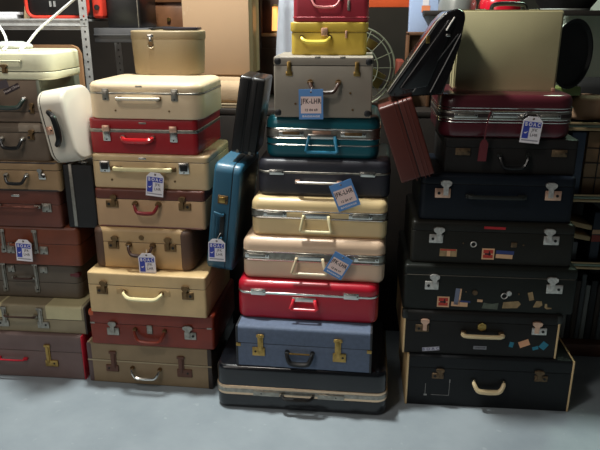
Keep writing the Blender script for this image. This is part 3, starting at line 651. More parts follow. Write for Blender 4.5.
m6 = mat('graphite_fibre', (34, 32, 31), 0.5, spec=0.22, bump=0.25, var=0.1)
c = Case('plain dark grey case with black handle, directly beneath the maroon hard-shell', 0.766, 0.09, 0.939, 0.476, 0.36, 0.131, m6, r=0.012, split=0.74, et=(0.006, 0.006))
for x in (-0.172, 0.172): c.plate(x, 0.082, 0.054, 0.026, db)
c.bail(-0.040, 0.062, 0.072, 0.044, black_pl, rad=0.0075, mount=dark_lea)
m7 = mat('maroon_hardshell', (78, 28, 36), 0.30, coat=0.4, var=0.05)
c = Case('maroon hard-shell suitcase with wide chrome band and tag, under the gold briefcase', 0.740, 0.09, 1.070, 0.474, 0.38, 0.158, m7, r=0.06, split=0.53, band=0.030, bandm=steel, et=(0.020, 0.026), eb=(0.018, 0.026), groove=mat('dark_groove', (60, 50, 50), 0.4, 0.5))
for z in (0.060, 0.070, 0.101, 0.111): c.part('chrome_strip', chrome, lambda b: tube(b, [(x, y - 0.003 + 0.001, z) for x, y in rr(0.477, 0.38, 0.06)], 0.0019, 6, closed=True))
for x in (-0.145, 0.145): c.plate(x, 0.084, 0.085, 0.018, chrome, inner=steel)
c.bar(-0.056, 0.056, 0.086, -0.014, chrome, rad=0.0055, flare=0.004)
# gold briefcase standing on its long side
gold = mat('champagne_gold_vinyl', (184, 174, 134), 0.45, bump=0.2, var=0.04)
g = root('briefcase', 'gold-beige briefcase standing upright with its broad side forward', 'briefcase', (0.745, 0.215, 1.228), (0, 0, 0), GROUP)
bw, bh_ = 0.372, 0.288
def standing(b, y0, y1, out=0, r=0.010):
    # outline in x-z, thickness in y
    pts = []
    for x, z in rr(bw + 2 * out, bh_ + 2 * out, r): pts.append((x, z - out + 0.0))
    poly(b, [(x, max(z, 0.0)) for x, z in pts], y0, y1)
new('base_shell', gold, g, lambda b: standing(b, 0.004, 0.055))
new('lid', gold, g, lambda b: standing(b, 0.062, 0.105))
new('metal_frame', mat('bronze_frame', (96, 88, 70), 0.4, 0.8), g, lambda b: standing(b, 0.055, 0.062, 0.0015))
new('face_panel', gold, g, lambda b: box(b, -bw / 2 + 0.004, bw / 2 - 0.004, 0.0, 0.006, 0.004, bh_ - 0.004, 0.003))
new('edge_binding', mat('olive_edge', (88, 86, 64), 0.5), g, lambda b: box(b, bw / 2 - 0.004, bw / 2 + 0.001, 0.0025, 0.05, 0.012, bh_ - 0.010, 0.001))
for x in (-1, 1): new('corner_cap', rose, g, lambda b: box(b, x * (bw / 2 - 0.006) - 0.0065, x * (bw / 2 - 0.006) + 0.0065, -0.0015, 0.010, 0.0005, 0.013, 0.001))
new('handle', black_pl, g, lambda b: tube(b, smooth([(-0.06, 0.055, bh_ - 0.002), (-0.055, 0.055, bh_ + 0.016), (-0.02, 0.055, bh_ + 0.022), (0.045, 0.055, bh_ + 0.020), (0.060, 0.055, bh_ + 0.012), (0.065, 0.055, bh_ - 0.002)], 5), 0.008, 8))
for x in (0.09, -0.10): new('latch', chrome, g, lambda b: box(b, x - 0.018, x + 0.018, 0.045, 0.068, bh_ - 0.001, bh_ + 0.004, 0.001))

# ------------------------------------------------------------------ luggage tags
TG = 'paper luggage tags hanging from handles'
def tag_rot(t, tilt, lean=0, yaw=0): t.rotation_euler = (Matrix.Rotation(math.radians(yaw), 3, 'Z') @ Matrix.Rotation(math.radians(tilt), 3, 'Y') @ Matrix.Rotation(math.radians(lean), 3, 'X')).to_euler()
def boac(loc, tilt, label, s=1.0, top=(0.0, 0.012, 0.016), yaw=0):
    t = root('luggage_tag', label, 'luggage tag', loc, group=TG); tag_rot(t, tilt, yaw=yaw)
    w, h = 0.070 * s, 0.096 * s
    new('card', paperw, t, lambda b: poly(b, [(-w / 2, -h / 2), (w / 2, -h / 2), (w / 2, h * 0.33), (w * 0.27, h / 2), (-w * 0.27, h / 2), (-w / 2, h * 0.33)], -0.0008, 0.0008))
    new('printed_band', tagblue, t, lambda b: (box(b, -w * 0.44, w * 0.44, -0.0012, 0, h * 0.10, h * 0.31), box(b, -w * 0.44, -w * 0.12, -0.0012, 0, -h * 0.33, h * 0.11)))
    for i, ch in enumerate('BOAC'): text('lettering', ch, h * 0.20, paperw, t, w * (-0.32 + 0.215 * i), -0.0016, h * 0.205, squash=0.8, bold=0.0004)
    new('bird_emblem', paperw, t, lambda b: poly(b, [(-w * 0.38, -h * 0.10), (-w * 0.28, -h * 0.10), (-w * 0.17, -h * 0.05), (-w * 0.24, -h * 0.13), (-w * 0.30, -h * 0.15)], -0.0016, -0.001))
    text('lettering', 'JFK', h * 0.16, ink, t, w * 0.16, -0.0012, h * 0.0, squash=0.9)
    text('lettering', 'LHR', h * 0.16, ink, t, w * 0.16, -0.0012, -h * 0.19, squash=0.9)
    new('printed_rule', mat('grey_print', (150, 146, 156), 0.8), t, lambda b: box(b, -w * 0.42, w * 0.42, -0.0011, 0, -h * 0.42, -h * 0.375))
    new('eyelet', mat('brown_eyelet', (80, 55, 48), 0.5), t, lambda b: disc(b, (0, -0.0009, h * 0.42), 0.0042 * s, 0.0012))
    new('string', string_m, t, lambda b: tube(b, smooth([(0, -0.002, h * 0.42), (top[0] * 0.5, top[1] * 0.3, h * 0.5 + top[2] * 0.5), (top[0], top[1], h * 0.5 + top[2])], 5), 0.0009, 5))
    return t
def sky(loc, tilt, label, s=1.0, top=(0, 0.01, 0.012), yaw=0, lean=0):
    t = root('luggage_tag', label, 'luggage tag', loc, group=TG); tag_rot(t, tilt, lean, yaw)
    w, h = 0.088 * s, 0.108 * s
    new('card', tagsky, t, lambda b: box(b, -w / 2, w / 2, -0.0008, 0.0008, -h / 2, h / 2, 0.0))
    new('printed_panel', tagpink, t, lambda b: box(b, -w * 0.42, w * 0.42, -0.0012, 0, -h * 0.30, h * 0.26))
    text('lettering', 'JFK-LHR', h * 0.23, ink, t, 0, -0.0016, h * 0.10, squash=0.74, bold=0.0005)
    text('lettering', '12 04 69', h * 0.11, ink, t, 0, -0.0016, -h * 0.19, squash=1.0, bold=0.0003)
    text('lettering', 'BAGGAGE', h * 0.085, paperw, t, 0, -0.0012, -h * 0.40, squash=1.4, bold=0.0003)
    new('eyelet', mat('brown_eyelet', (80, 55, 48), 0.5), t, lambda b: disc(b, (0, -0.0009, h * 0.40), 0.0035, 0.0012))
    new('string', string_m, t, lambda b: tube(b, smooth([(0, -0.002, h * 0.40), (top[0] * 0.5, top[1] * 0.3, h * 0.5 + top[2] * 0.5), (top[0], top[1], h * 0.5 + top[2])], 5), 0.0009, 5))
    return t
boac((-1.148, 0.070, 0.578), 3, 'white and blue luggage tag on the large red-brown case at far left', 0.98, top=(-0.02, 0.006, -0.01))
boac((-0.567, 0.050, 0.877), 6, 'white and blue luggage tag on the butter-coloured case beneath the red one', 0.98, top=(0, 0.008, 0.008))
boac((-0.612, 0.020, 0.556), -1, 'white and blue luggage tag on the tan case with dark leather ends', 0.98, top=(0.0, 0.01, 0.012))
boac((-0.327, 0.016, 0.628), 2, 'white and blue luggage tag on the upright peacock blue suitcase', 0.95, top=(0.012, 0.016, 0.02))
boac((0.822, 0.056, 1.110), 5, 'white and blue luggage tag on the maroon hard-shell under the gold briefcase', 0.98, top=(-0.01, 0.006, -0.004))
sky((0.036, 0.045, 1.192), -1, 'pale blue luggage tag hanging upright on the grey box case', 1.0, top=(0.004, 0.005, 0.006))
sky((0.166, 0.018, 0.862), -22, 'pale blue luggage tag hanging askew on the charcoal suitcase', 0.98, top=(-0.02, 0.012, -0.004))
sky((0.148, -0.032, 0.600), 29, 'pale blue luggage tag tilted rightwards on the peach-cream suitcase', 0.86, top=(-0.03, 0.012, -0.012))
t = root('name_tag', 'maroon leather name tag dangling from the maroon hard-shell handle', 'luggage tag', (0.660, 0.060, 1.038))
ml2 = mat('maroon_tag_leather', (96, 34, 40), 0.45, bump=0.2)
new('pouch', ml2, t, lambda b: poly(b, [(-0.016, -0.045), (0.014, -0.045), (0.017, 0.02), (0.008, 0.034), (-0.004, 0.034), (-0.012, 0.02)], -0.0025, 0.0025))
new('strap', ml2, t, lambda b: tube(b, smooth([(0.002, 0, 0.030), (0.005, -0.004, 0.08), (0.010, -0.006, 0.12), (0.016, -0.002, 0.134)], 5), 0.003, 6, flat=0.5))

# ------------------------------------------------------------------ background, upper left
galv = mat('galvanised_steel', (178, 178, 176), 0.5, 0.35, var=0.2, vscale=20)
sh = root('metal_shelving', 'galvanised steel shelving unit with slotted post behind the left stacks', 'shelf', (0, 0.70, 0))
def slotted(b, x, y, w=0.036, z0=1.09, z1=2.0):
    # angle post built of short bars so the slots are real openings
    for a, c_ in ((x - w / 2, x - w / 2 + 0.014), (x + w / 2 - 0.013, x + w / 2)): box(b, a, c_, y, y + 0.003, z0, z1)
    z = z0
    while z < z1 - 0.03:
        box(b, x - w / 2 + 0.001, x + w / 2 - 0.001, y + 0.0005, y + 0.0025, z, z + 0.024); z += 0.034
    box(b, x - w / 2 - 0.0001, x - w / 2 + 0.003, y + 0.0035, y + w, z0, z1)
new('post', galv, sh, lambda b: slotted(b, -1.066, 0.0)); new('post', galv, sh, lambda b: slotted(b, -1.95, 0.0)); new('post', galv, sh, lambda b: slotted(b, -1.066, 0.40))
new('shelf_beam', galv, sh, lambda b: (box(b, -1.96, -1.05, 0.004, 0.012, 1.432, 1.478, 0.001), box(b, -1.96, -1.05, 0.0, 0.016, 1.472, 1.482, 0.002), box(b, -1.96, -1.05, -0.001, 0.012, 1.449, 1.454, 0.001)))
new('shelf_deck', galv, sh, lambda b: box(b, -1.96, -1.06, 0.012, 0.44, 1.470, 1.480))
new('shelf_beam', mat('dark_steel', (96, 96, 98), 0.45, 0.6), sh, lambda b: (box(b, -1.045, -0.78, 0.052, 0.06, 1.375, 1.440, 0.002), box(b, -1.045, -0.78, 0.046, 0.066, 1.405, 1.413, 0.001)))
new('shelf_deck', mat('dark_steel', (96, 96, 98), 0.45, 0.6), sh, lambda b: box(b, -1.045, -0.78, 0.06, 0.44, 1.430, 1.440))
redc = mat('vermilion_plastic', (205, 60, 44), 0.4)
t = root('toolbox', 'red-framed black toolbox on the steel shelf at top left', 'case', (-1.165, 0.76, 1.480))
new('body', mat('black_body', (20, 19, 19), 0.4), t, lambda b: box(b, -0.205, 0.165, 0.01, 0.14, 0.001, 0.20, 0.02, seg=3))
def loop(b):
    pts = [(x, 0.002, z + 0.008) for x, z in rr(0.30, 0.30, 0.04)]
    tube(b, [(x - 0.05, y, z) for x, y, z in pts], 0.008, 8, closed=True)
new('red_frame', redc, t, loop)
new('side_pad', redc, t, lambda b: box(b, 0.118, 0.168, -0.004, 0.14, 0.002, 0.20, 0.015, seg=3))
new('knob', black_pl, t, lambda b: disc(b, (0.145, -0.006, 0.052), 0.012, 0.01))
new('bracket', galv, t, lambda b: (box(b, -0.085, -0.080, -0.002, 0.02, 0.055, 0.08), box(b, -0.065, -0.060, -0.002, 0.02, 0.055, 0.08)))
tagp(new('paper_stack', mat('white_paper', (215, 214, 218), 0.7), None, lambda b: (box(b, -1.60, -1.44, 0.76, 0.95, 1.481, 1.498, 0.003), box(b, -1.62, -1.42, 0.80, 0.95, 1.499, 1.512, 0.002))), 'loose white paper stack on the steel shelf at top left corner', 'paper')
tagp(new('cardboard_wedge', mat('manila_card', (205, 180, 140), 0.7), None, lambda b: poly(b, [(-1.405, 1.4815), (-1.372, 1.4815), (-1.372, 1.60), (-1.383, 1.60)], 0.80, 0.83)), 'narrow manila card wedge left of the red-framed toolbox', 'cardboard')
tagp(new('wooden_board', mat('tan_plywood', (150, 112, 78), 0.5, var=0.15), None, lambda b: poly(b, [(-1.60, 1.091), (-1.07, 1.091), (-1.07, 1.33), (-1.085, 1.358), (-1.11, 1.368), (-1.60, 1.368)], 0.635, 0.655)), 'tan plywood board with rounded corner behind the cream rounded suitcase', 'board')
tagp(new('plastic_bag', mat('crumpled_white_plastic', (190, 192, 188), 0.35, var=0.2, vscale=30, bump=0.6, bscale=30), None, lambda b: shell(b, 0.16, 0.08, 0, 0.020, 0.035, (0.01, 0.008), (0.02, 0.012), dome=0.008)), 'crumpled white plastic lying on the cream rounded suitcase', 'plastic bag').location = (-1.225, 0.30, 1.3675)
wc = mat('white_cable', (232, 232, 230), 0.4)
for pts, lb_ in (([(-1.150, 0.12, 1.371), (-1.157, 0.17, 1.385), (-1.19, 0.22, 1.43), (-1.25, 0.26, 1.485), (-1.33, 0.28, 1.55)], 'white cable curving up to the left from the cream rounded suitcase'),
                 ([(-1.082, 0.12, 1.371), (-1.076, 0.17, 1.39), (-1.050, 0.22, 1.440), (-1.000, 0.26, 1.490), (-0.925, 0.28, 1.550), (-0.86, 0.29, 1.60)], 'white cable curving up to the right from the cream rounded suitcase')):
    tagp(new('cable', wc, None, lambda b: tube(b, smooth(pts, 6), 0.0052, 8)), lb_, 'cable', 'white cables at top left')

bb = root('storage_box', 'black glossy storage box on the steel shelf behind the hat box', 'box', (-0.94, 0.80, 1.441))
new('body', mat('satin_black_box', (26, 25, 25), 0.3), bb, lambda b: box(b, -0.052, 0.108, 0, 0.25, 0, 0.26, 0.006)); new('edge_strip', steel, bb, lambda b: box(b, 0.096, 0.101, -0.003, 0, 0.0, 0.2, 0.001))
cb = root('wooden_cabinet', 'brown wooden cabinet with drawers standing behind the khaki hat box', 'cabinet', (-0.83, 1.19, 1.0905))
new('body', mat('walnut_wood', (84, 54, 36), 0.45, var=0.3, vscale=10), cb, lambda b: box(b, -0.17, 0.13, 0, 0.34, 0, 0.62, 0.004))
for i in range(4):
    d = new('drawer', mat('walnut_drawer', (104, 68, 44), 0.4, var=0.3, vscale=10), cb, lambda b: box(b, -0.07, 0.12, -0.012, 0, 0.02 + i * 0.15, 0.15 + i * 0.15, 0.004))
    new('knob', brass, d, lambda b: disc(b, (0.025, -0.018, 0.085 + i * 0.15), 0.01, 0.012))
def glow(name, lab, x, y, z, r, col, st, h):
    t = root(name, lab, 'lamp', (x, y, z))
    new('base', brass, t, lambda b: disc(b, (0, 0, 0.008), r * 0.9, 0.016, 'z'))
    new('stem', brass, t, lambda b: disc(b, (0, 0, 0.016 + h * 0.3), 0.006, h * 0.6, 'z'))
    new('glow_body', mat(name + '_glow', col, 0.5, emit=(col, st)), t, lambda b: disc(b, (0, 0, 0.016 + h * 0.8), r, h * 0.4, 'z', r2=r * 0.6))
# cardboard box, sack, boards
cbm = mat('kraft_cardboard', (180, 148, 116), 0.75, var=0.06, vscale=3, wear=((196, 172, 144), 5, 0.62))
k = root('cardboard_box', 'large tan cardboard box standing behind the hat box', 'box', (-0.475, 0.80, 1.0905))
new('carton', cbm, k, lambda b: box(b, -0.155, 0.160, 0, 0.30, 0.135, 0.75, 0.004)); new('inner_support', cbm, k, lambda b: box(b, -0.14, 0.14, 0.03, 0.28, 0, 0.136, 0.004))
new('tape', mat('packing_tape', (172, 138, 104), 0.3), k, lambda b: box(b, 0.157, 0.1612, 0.1, 0.2, 0.14, 0.74))
k = root('sack', 'beige cloth sack slumped below the large cardboard box', 'sack', (-0.40, 0.66, 1.0905))
def sack(b):
    shell(b, 0.26, 0.13, 0.0, 0.10, 0.05, (0.02, 0.02), (0.05, 0.04), dome=0.015)
    for v in b.verts: v.co += Vector((0.006 * math.sin(40 * v.co.y + 21 * v.co.z), 0.004 * math.sin(60 * v.co.x), 0.006 * math.sin(31 * v.co.x + 8)))
    for v in b.verts: v.co.z = max(v.co.z, 0.0)
new('cloth', mat('beige_sackcloth', (168, 142, 112), 0.85, bump=0.5, bscale=120, var=0.1), k, sack)
k.location.z = 1.112
bd = root('wooden_boards', 'two thin pale boards lying under the beige sack', 'boards', (-0.40, 0.64, 1.0905))
for i in range(2): new('board', mat('pale_board', (140, 122, 96), 0.6, var=0.2), bd, lambda b: box(b, -0.20 + i * 0.01, 0.14, 0.0, 0.17, i * 0.0105, 0.0095 + i * 0.0105, 0.002))
# dark cabinet & orange highlight behind centre
k = root('wooden_cabinet', 'dark brown cabinet right of the large cardboard box', 'cabinet', (-0.275, 1.20, 1.0905))
new('body', mat('mahogany', (62, 40, 30), 0.45, var=0.3, vscale=8), k, lambda b: (box(b, -0.09, 0.10, 0.06, 0.30, 0, 0.60, 0.004), box(b, -0.09, -0.045, 0, 0.06, 0, 0.60, 0.003), box(b, -0.05, 0.10, 0, 0.06, 0, 0.24, 0.003)))
new('ledge', mat('light_oak', (190, 140, 96), 0.4), k, lambda b: box(b, -0.045, 0.08, 0.0, 0.06, 0.300, 0.316, 0.002))
new('bracket', mat('mahogany', (62, 40, 30), 0.45), k, lambda b: box(b, -0.045, 0.08, 0.005, 0.055, 0.24, 0.30, 0.002))
t = root('orange_highlight', 'added glowing amber body standing in for an orange highlight on the cabinet ledge', 'lamp', (-0.25, 1.232, 1.4070))  # orange highlight built as a small added glowing body
new('base', brass, t, lambda b: disc(b, (0, 0, 0.006), 0.022, 0.012, 'z'))
new('glow_body', mat('amber_glow', (255, 170, 90), 0.5, emit=((255, 165, 90), 1.6)), t, lambda b: disc(b, (0, 0, 0.072), 0.018, 0.12, 'z', r2=0.014))
new('cap', brass, t, lambda b: disc(b, (0, 0, 0.138), 0.020, 0.012, 'z', r2=0.008))
# white draped sheet
def sheet(b):
    n = 22; rows = 12
    V = []
    for j in range(rows + 1):
        z = j / rows * 0.52
        rowv = []
        for i in range(n + 1):
            x = (i / n - 0.5) * (0.19 - 0.05 * (j / rows) ** 2)
            rowv.append(b.verts.new((x, 0.005 * math.sin(i * 0.8 + j * 0.15) + (0 if j < rows else 0.02), z)))
        V.append(rowv)
    for j in range(rows):
        for i in range(n): b.faces.new((V[j][i], V[j][i + 1], V[j + 1][i + 1], V[j + 1][i]))
    bmesh.ops.solidify(b, geom=b.faces[:], thickness=0.006)
sc = tagp(new('dust_sheet', mat('white_sheet', (214, 218, 230), 0.8, var=0.04), None, sheet), 'white draped sheet behind the grey box case', 'sheet'); sc.location = (-0.095, 0.76, 1.0905)

# desk fan with wire guard
f = root('desk_fan', 'desk fan with round wire guard behind the yellow case', 'fan', (0.185, 0.70, 1.0905))
wire = mat('greenish_wire', (168, 172, 150), 0.35, 0.7)
new('base', wire, f, lambda b: disc(b, (0, 0.06, 0.009), 0.07, 0.018, 'z', 24, 0.055)); new('stem', wire, f, lambda b: tube(b, [(0, 0.09, 0.015), (0, 0.09, 0.18)], 0.009, 8))
def guard(b):
    for q, r in enumerate((0.176, 0.158, 0.10, 0.05)): ring(b, (0, 0.02 - 0.0 if q == 0 else -0.012 if q > 1 else 0.006, 0.182), r, 0.0028 if q else 0.0045, seg=40)
    for i in range(16):
        a = 2 * PI * i / 16
        tube(b, [(0.03 * math.cos(a), -0.014, 0.182 + 0.03 * math.sin(a)), (0.10 * math.cos(a), -0.012, 0.182 + 0.10 * math.sin(a)), (0.158 * math.cos(a), 0.006, 0.182 + 0.158 * math.sin(a)), (0.176 * math.cos(a), 0.02, 0.182 + 0.176 * math.sin(a))], 0.0017, 5)
new('wire_guard', wire, f, guard)
new('hub', brass, f, lambda b: (disc(b, (0, -0.004, 0.182), 0.030, 0.02), disc(b, (0, 0.07, 0.182), 0.045, 0.08)))
for i in range(4):
    a = 2 * PI * i / 4 + 0.5
    new('blade', mat('brass_blade', (150, 132, 80), 0.35, 0.8), f, lambda b: box(b, 0.02, 0.14, -0.002, 0.002, -0.038, 0.038, 0.0018, Matrix.Translation((0, 0.022, 0.182)) @ Matrix.Rotation(a, 4, 'Y') @ Matrix.Rotation(0.35, 4, 'X')))
# orange rack beam
k = root('pallet_rack', 'orange steel rack beam crossing behind the red vanity case', 'rack', (0.2, 1.75, 0))
k['category'] = 'rack'
new('beam', mat('rack_orange', (222, 92, 46), 0.5), k, lambda b: box(b, -0.62, 0.33, 0, 0.05, 1.541, 1.70, 0.004))
for x in (-0.60, 0.34): new('post', mat('dark_steel', (96, 96, 98), 0.45, 0.6), k, lambda b: box(b, x - 0.03, x + 0.03, 0.051, 0.11, 0.0, 1.9, 0.003))
# pale blue carton, brown frame, red box
k = root('carton', 'pale blue carton with an orange label standing behind the leaning black case', 'box', (0.487, 0.82, 1.0905))
new('carton_body', mat('pale_blue_card', (176, 196, 232), 0.5, var=0.05), k, lambda b: box(b, -0.064, 0.062, 0, 0.08, 0.3, 0.62, 0.003)); new('support', dwood, k, lambda b: box(b, -0.06, 0.06, 0.02, 0.07, 0, 0.3005, 0.003))
new('label', mat('orange_label', (232, 140, 96), 0.6), k, lambda b: box(b, -0.012, 0.026, -0.001, 0, 0.420, 0.448)); new('label', paperw, k, lambda b: box(b, -0.008, 0.020, -0.001, 0, 0.449, 0.490))
k = root('wooden_box', 'small brown wooden box frame below the pale blue carton', 'frame', (0.470, 0.76, 1.0905))
new('frame', bwood, k, lambda b: (box(b, -0.06, -0.045, 0, 0.05, 0.002, 0.333, 0.003), box(b, 0.045, 0.06, 0, 0.05, 0.002, 0.333, 0.003), box(b, -0.06, 0.06, 0, 0.05, 0.32, 0.335, 0.003)))
new('backboard', mat('dull_brown_board', (92, 68, 48), 0.6), k, lambda b: box(b, -0.046, 0.046, 0.03, 0.04, 0.0, 0.32))
tagp(new('rust_red_box', mat('rust_red', (118, 50, 34), 0.6, var=0.1), None, lambda b: box(b, 0.372, 0.405, 0.72, 0.90, 1.0905, 1.30, 0.004)), 'rust-red box right of the desk fan', 'box')
# items on a raised shelf above the gold briefcase
k = root('wall_shelf', 'dark raised shelf board behind the gold briefcase', 'shelf', (0.9, 0.70, 0))
new('shelf_board', dwood, k, lambda b: box(b, -0.42, 0.50, 0.0, 0.34, 1.495, 1.517, 0.002)); 
for x in (-0.40, 0.07): new('post', dwood, k, lambda b: box(b, x - 0.012, x + 0.012, 0.30, 0.335, 1.091, 1.494, 0.002))
def bowl(b, r, h, th=0.006, seg=32, dome=True):
    rings = []
    prof = [(r * math.cos(a), h * math.sin(a)) for a in [PI / 2 * i / 8 for i in range(9)]]
    inn = [((r - th) * math.cos(a), (h - th) * math.sin(a)) for a in [PI / 2 * i / 8 for i in range(8, -1, -1)]]
    P = [(max(x, 0.001), z) for x, z in prof + inn]
    for x, z in P: rings.append([b.verts.new((x * math.cos(2 * PI * i / seg), x * math.sin(2 * PI * i / seg), z)) for i in range(seg)])
    for p, q in zip(rings, rings[1:] + rings[:1]):
        for i in range(seg): b.faces.new((p[i], p[(i + 1) % seg], q[(i + 1) % seg], q[i]))
o = tagp(new('metal_dome', mat('grey_dome', (150, 152, 148), 0.3, 0.4), None, lambda b: bowl(b, 0.085, 0.13)), 'grey metal dome above the top of the leaning black case', 'dome'); o.location = (0.63, 0.80, 1.5175)
o = tagp(new('helmet', mat('candy_red', (200, 24, 44), 0.2, coat=0.6), None, lambda b: bowl(b, 0.095, 0.10)), 'glossy red rounded shell above the gold briefcase handle', 'shell'); o.location = (0.815, 0.80, 1.5175)
blackfelt = mat('black_lampshade', (18, 18, 18), 0.7); pale = mat('pale_grey_green', (196, 204, 194), 0.6)
k = root('bowl_shade', 'large dark bowl-shaped shade with pale green rim at top right corner', 'shade', (1.115, 0.86, 1.5175), (0, 0, 0))
def cone(b, r0, r1, h, th=0.004, seg=40, e=1.0):
    R = []
    for r, z in ((r0, 0), (r1, h), (r1 - th, h), (r0 - th, 0.0)): R.append([b.verts.new((r * math.cos(2 * PI * i / seg), r * math.sin(2 * PI * i / seg) * e, z)) for i in range(seg)])
    for p, q in zip(R, R[1:] + R[:1]):
        for i in range(seg): b.faces.new((p[i], p[(i + 1) % seg], q[(i + 1) % seg], q[i]))
new('bowl', blackfelt, k, lambda b: cone(b, 0.10, 0.19, 0.13)); new('rim', pale, k, lambda b: ring(b, (0, 0, 0.006), 0.10, 0.006, 'z', 40)); new('bowl_floor', blackfelt, k, lambda b: disc(b, (0, 0, 0.006), 0.098, 0.008, 'z', 40))
# drum shade facing right-front
k = root('lampshade', 'round shade, black inside and pale outside, tipped on its side right of gold briefcase', 'lampshade', (1.022, 0.52, 1.348))
k.rotation_euler = (math.radians(90), 0, math.radians(38))
new('shade', pale, k, lambda b: cone(b, 0.105, 0.138, -0.055)); 
new('lining', blackfelt, k, lambda b: cone(b, 0.1005, 0.1375, -0.058, 0.009)); new('lining_back', blackfelt, k, lambda b: disc(b, (0, 0, -0.008), 0.103, 0.006, 'z', 40))
k.rotation_euler = (math.radians(-90), 0, math.radians(40))
new('lining_front', blackfelt, k, lambda b: disc(b, (0, 0, -0.045), 0.122, 0.004, 'z', 40))
tagp(new('white_cloth', mat('grey_white_cloth', (214, 226, 208), 0.8, var=0.06), None, lambda b: box(b, 1.12, 1.55, 1.12, 1.15, 0.0, 1.68, 0.008)), 'pale greenish cloth panel at the upper right edge', 'cloth')

# ------------------------------------------------------------------ display cabinet at right
dc = root('display_cabinet', 'dark display cabinet with brass-edged shelves behind the right stack', 'cabinet', (1.0, 0.465, 0))
caseM = mat('cabinet_black_wood', (30, 27, 25), 0.5, var=0.2); rail = mat('brass_edge_rail', (176, 150, 112), 0.4, 0.5, var=0.15)
railg = mat('green_grey_edge', (112, 124, 108), 0.3, 0.5)
new('plinth', mat('red_brown_plinth', (92, 58, 44), 0.5, var=0.2), dc, lambda b: box(b, 0.0, 1.0, -0.012, 0.30, 0.0, 0.062, 0.003))
new('back_panel', caseM, dc, lambda b: box(b, 0.0, 1.0, 0.32, 0.335, 0.06, 1.09, 0.001)); new('side_panel', caseM, dc, lambda b: box(b, 0.0, 0.012, 0.0, 0.32, 0.0625, 1.05, 0.001)); new('side_panel', caseM, dc, lambda b: box(b, 0.988, 1.0, 0.0, 0.32, 0.0625, 1.05, 0.001))
for z in (0.436, 0.745, 1.051):
    s = new('shelf', caseM, dc, lambda b: box(b, 0.0, 1.0, 0.004, 0.32, z, z + 0.012))
    new('edge_rail', rail, s, lambda b: (box(b, 0.0, 1.0, -0.004, 0.004, z - 0.008, z + 0.004, 0.001), box(b, 0.0, 1.0, -0.004, 0.004, z + 0.018, z + 0.026, 0.001)))
    new('edge_strip', railg, s, lambda b: box(b, 0.0, 1.0, -0.001, 0.004, z + 0.005, z + 0.017, 0.001))
bk = [mat('slate_book', (82, 86, 88), 0.6), mat('pewter_book', (128, 130, 126), 0.5), mat('dark_book', (34, 34, 36), 0.6), mat('umber_book', (60, 48, 40), 0.6)]
x = 1.13; i = 0
nm = ['slate grey', 'pewter grey', 'near-black', 'umber']
while x < 1.42:
    wd = random.choice((0.022, 0.03, 0.038)); hh = 0.27 + 0.06 * random.random(); q = i % 4
    tagp(new('book', bk[q], None, lambda b: (box(b, x, x + wd - 0.002, 0.50, 0.66, 0.063, 0.063 + hh, 0.003), box(b, x + 0.001, x + wd - 0.003, 0.498, 0.502, 0.063 + hh * 0.8, 0.063 + hh * 0.82))),
         nm[q] + ' upright volume, ' + ['first', 'second', 'third', 'fourth', 'fifth', 'sixth', 'seventh', 'eighth', 'ninth', 'tenth', 'eleventh', 'twelfth', 'thirteenth', 'fourteenth'][i] + ' from left on the cabinet bottom shelf', 'book', 'volumes on the bottom cabinet shelf')
    x += wd; i += 1
tanw = mat('pale_timber', (196, 166, 120), 0.6, var=0.2)
for i, (x0, x1, a, z) in enumerate(((1.10, 1.30, 12, 0.605), (1.06, 1.26, 10, 0.560))):
    o = tagp(new('timber_slab', tanw, None, lambda b: box(b, -0.11, 0.11, 0, 0.16, -0.011, 0.011, 0.003)), ('upper' if i == 0 else 'lower') + ' pale timber slab leaning on the middle cabinet shelf', 'slab', 'timber slabs in the cabinet')
    o.location = ((x0 + x1) / 2, 0.50, z + 0.012); o.rotation_euler.y = math.radians(a)
tagp(new('box_file', mat('cool_grey_file', (112, 114, 116), 0.6), None, lambda b: box(b, 1.10, 1.20, 0.52, 0.66, 0.449, 0.535, 0.004)), 'cool grey box file under the timber slabs in the cabinet', 'box')
k = root('book', 'dark volume with red and cream spine beside the timber slabs', 'book', (1.262, 0.49, 0.449))
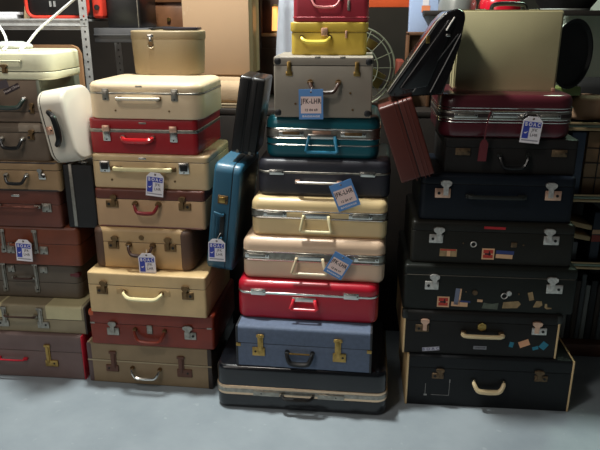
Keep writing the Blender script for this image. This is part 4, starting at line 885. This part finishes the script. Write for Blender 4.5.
new('spine', mat('navy_cloth_book', (40, 46, 60), 0.6), k, lambda b: box(b, -0.02, 0.02, 0, 0.15, 0, 0.235, 0.004)); new('label', mat('brick_red_label', (150, 56, 44), 0.6), k, lambda b: box(b, -0.0195, 0.0195, -0.001, 0.001, 0.10, 0.13)); new('label', peach, k, lambda b: box(b, -0.0195, 0.0195, -0.001, 0.001, 0.135, 0.155))
tagp(new('box_file', mat('slate_blue_file', (78, 88, 106), 0.6), None, lambda b: box(b, 1.105, 1.165, 0.50, 0.66, 0.758, 1.03, 0.004)), 'slate blue upright file on the upper cabinet shelf', 'box')
k = root('wooden_crate', 'brown gridded wooden crate on the upper cabinet shelf', 'crate', (1.25, 0.52, 0.758))
new('crate_body', mat('crate_brown', (158, 122, 88), 0.6, var=0.2), k, lambda b: box(b, -0.07, 0.12, 0, 0.14, 0, 0.272, 0.003))
for z in (0.07, 0.135, 0.20): new('slat', caseM, k, lambda b: box(b, -0.07, 0.12, -0.004, 0, z, z + 0.004))
for x in (-0.02, 0.035): new('slat', caseM, k, lambda b: box(b, x, x + 0.003, -0.005, 0, 0.001, 0.27))
# things on the cabinet top
pot = tagp(new('clay_pot', mat('tan_clay', (160, 126, 98), 0.7), None, lambda b: (shell(b, 0.15, 0.14, 0, 0.10, 0.06, (0.02, 0.02), (0.03, 0.03)), )), 'tan clay pot on the cabinet top beside the maroon suitcase', 'pot'); pot.location = (1.17, 0.50, 1.078)
gs = tagp(new('green_case', mat('olive_green_vinyl', (118, 132, 74), 0.45), None, lambda b: box(b, -0.14, 0.085, 0, 0.10, 0, 0.036, 0.004)), 'flat olive green case lying below the tipped round shade', 'case'); gs.location = (1.04, 0.52, 1.1745); gs.rotation_euler.y = math.radians(-4)
st = tagp(new('black_block', black_pl, None, lambda b: box(b, 0.98, 1.075, 0.53, 0.62, 1.0785, 1.172, 0.004)), 'black block under the olive green case', 'block')
tagp(new('black_bag', mat('black_cloth', (26, 25, 24), 0.8), None, lambda b: shell(b, 0.22, 0.16, 0, 0.14, 0.05, (0.02, 0.02), (0.04, 0.04))), 'black bag behind the clay pot on the cabinet', 'bag').location = (1.24, 0.68, 1.091)
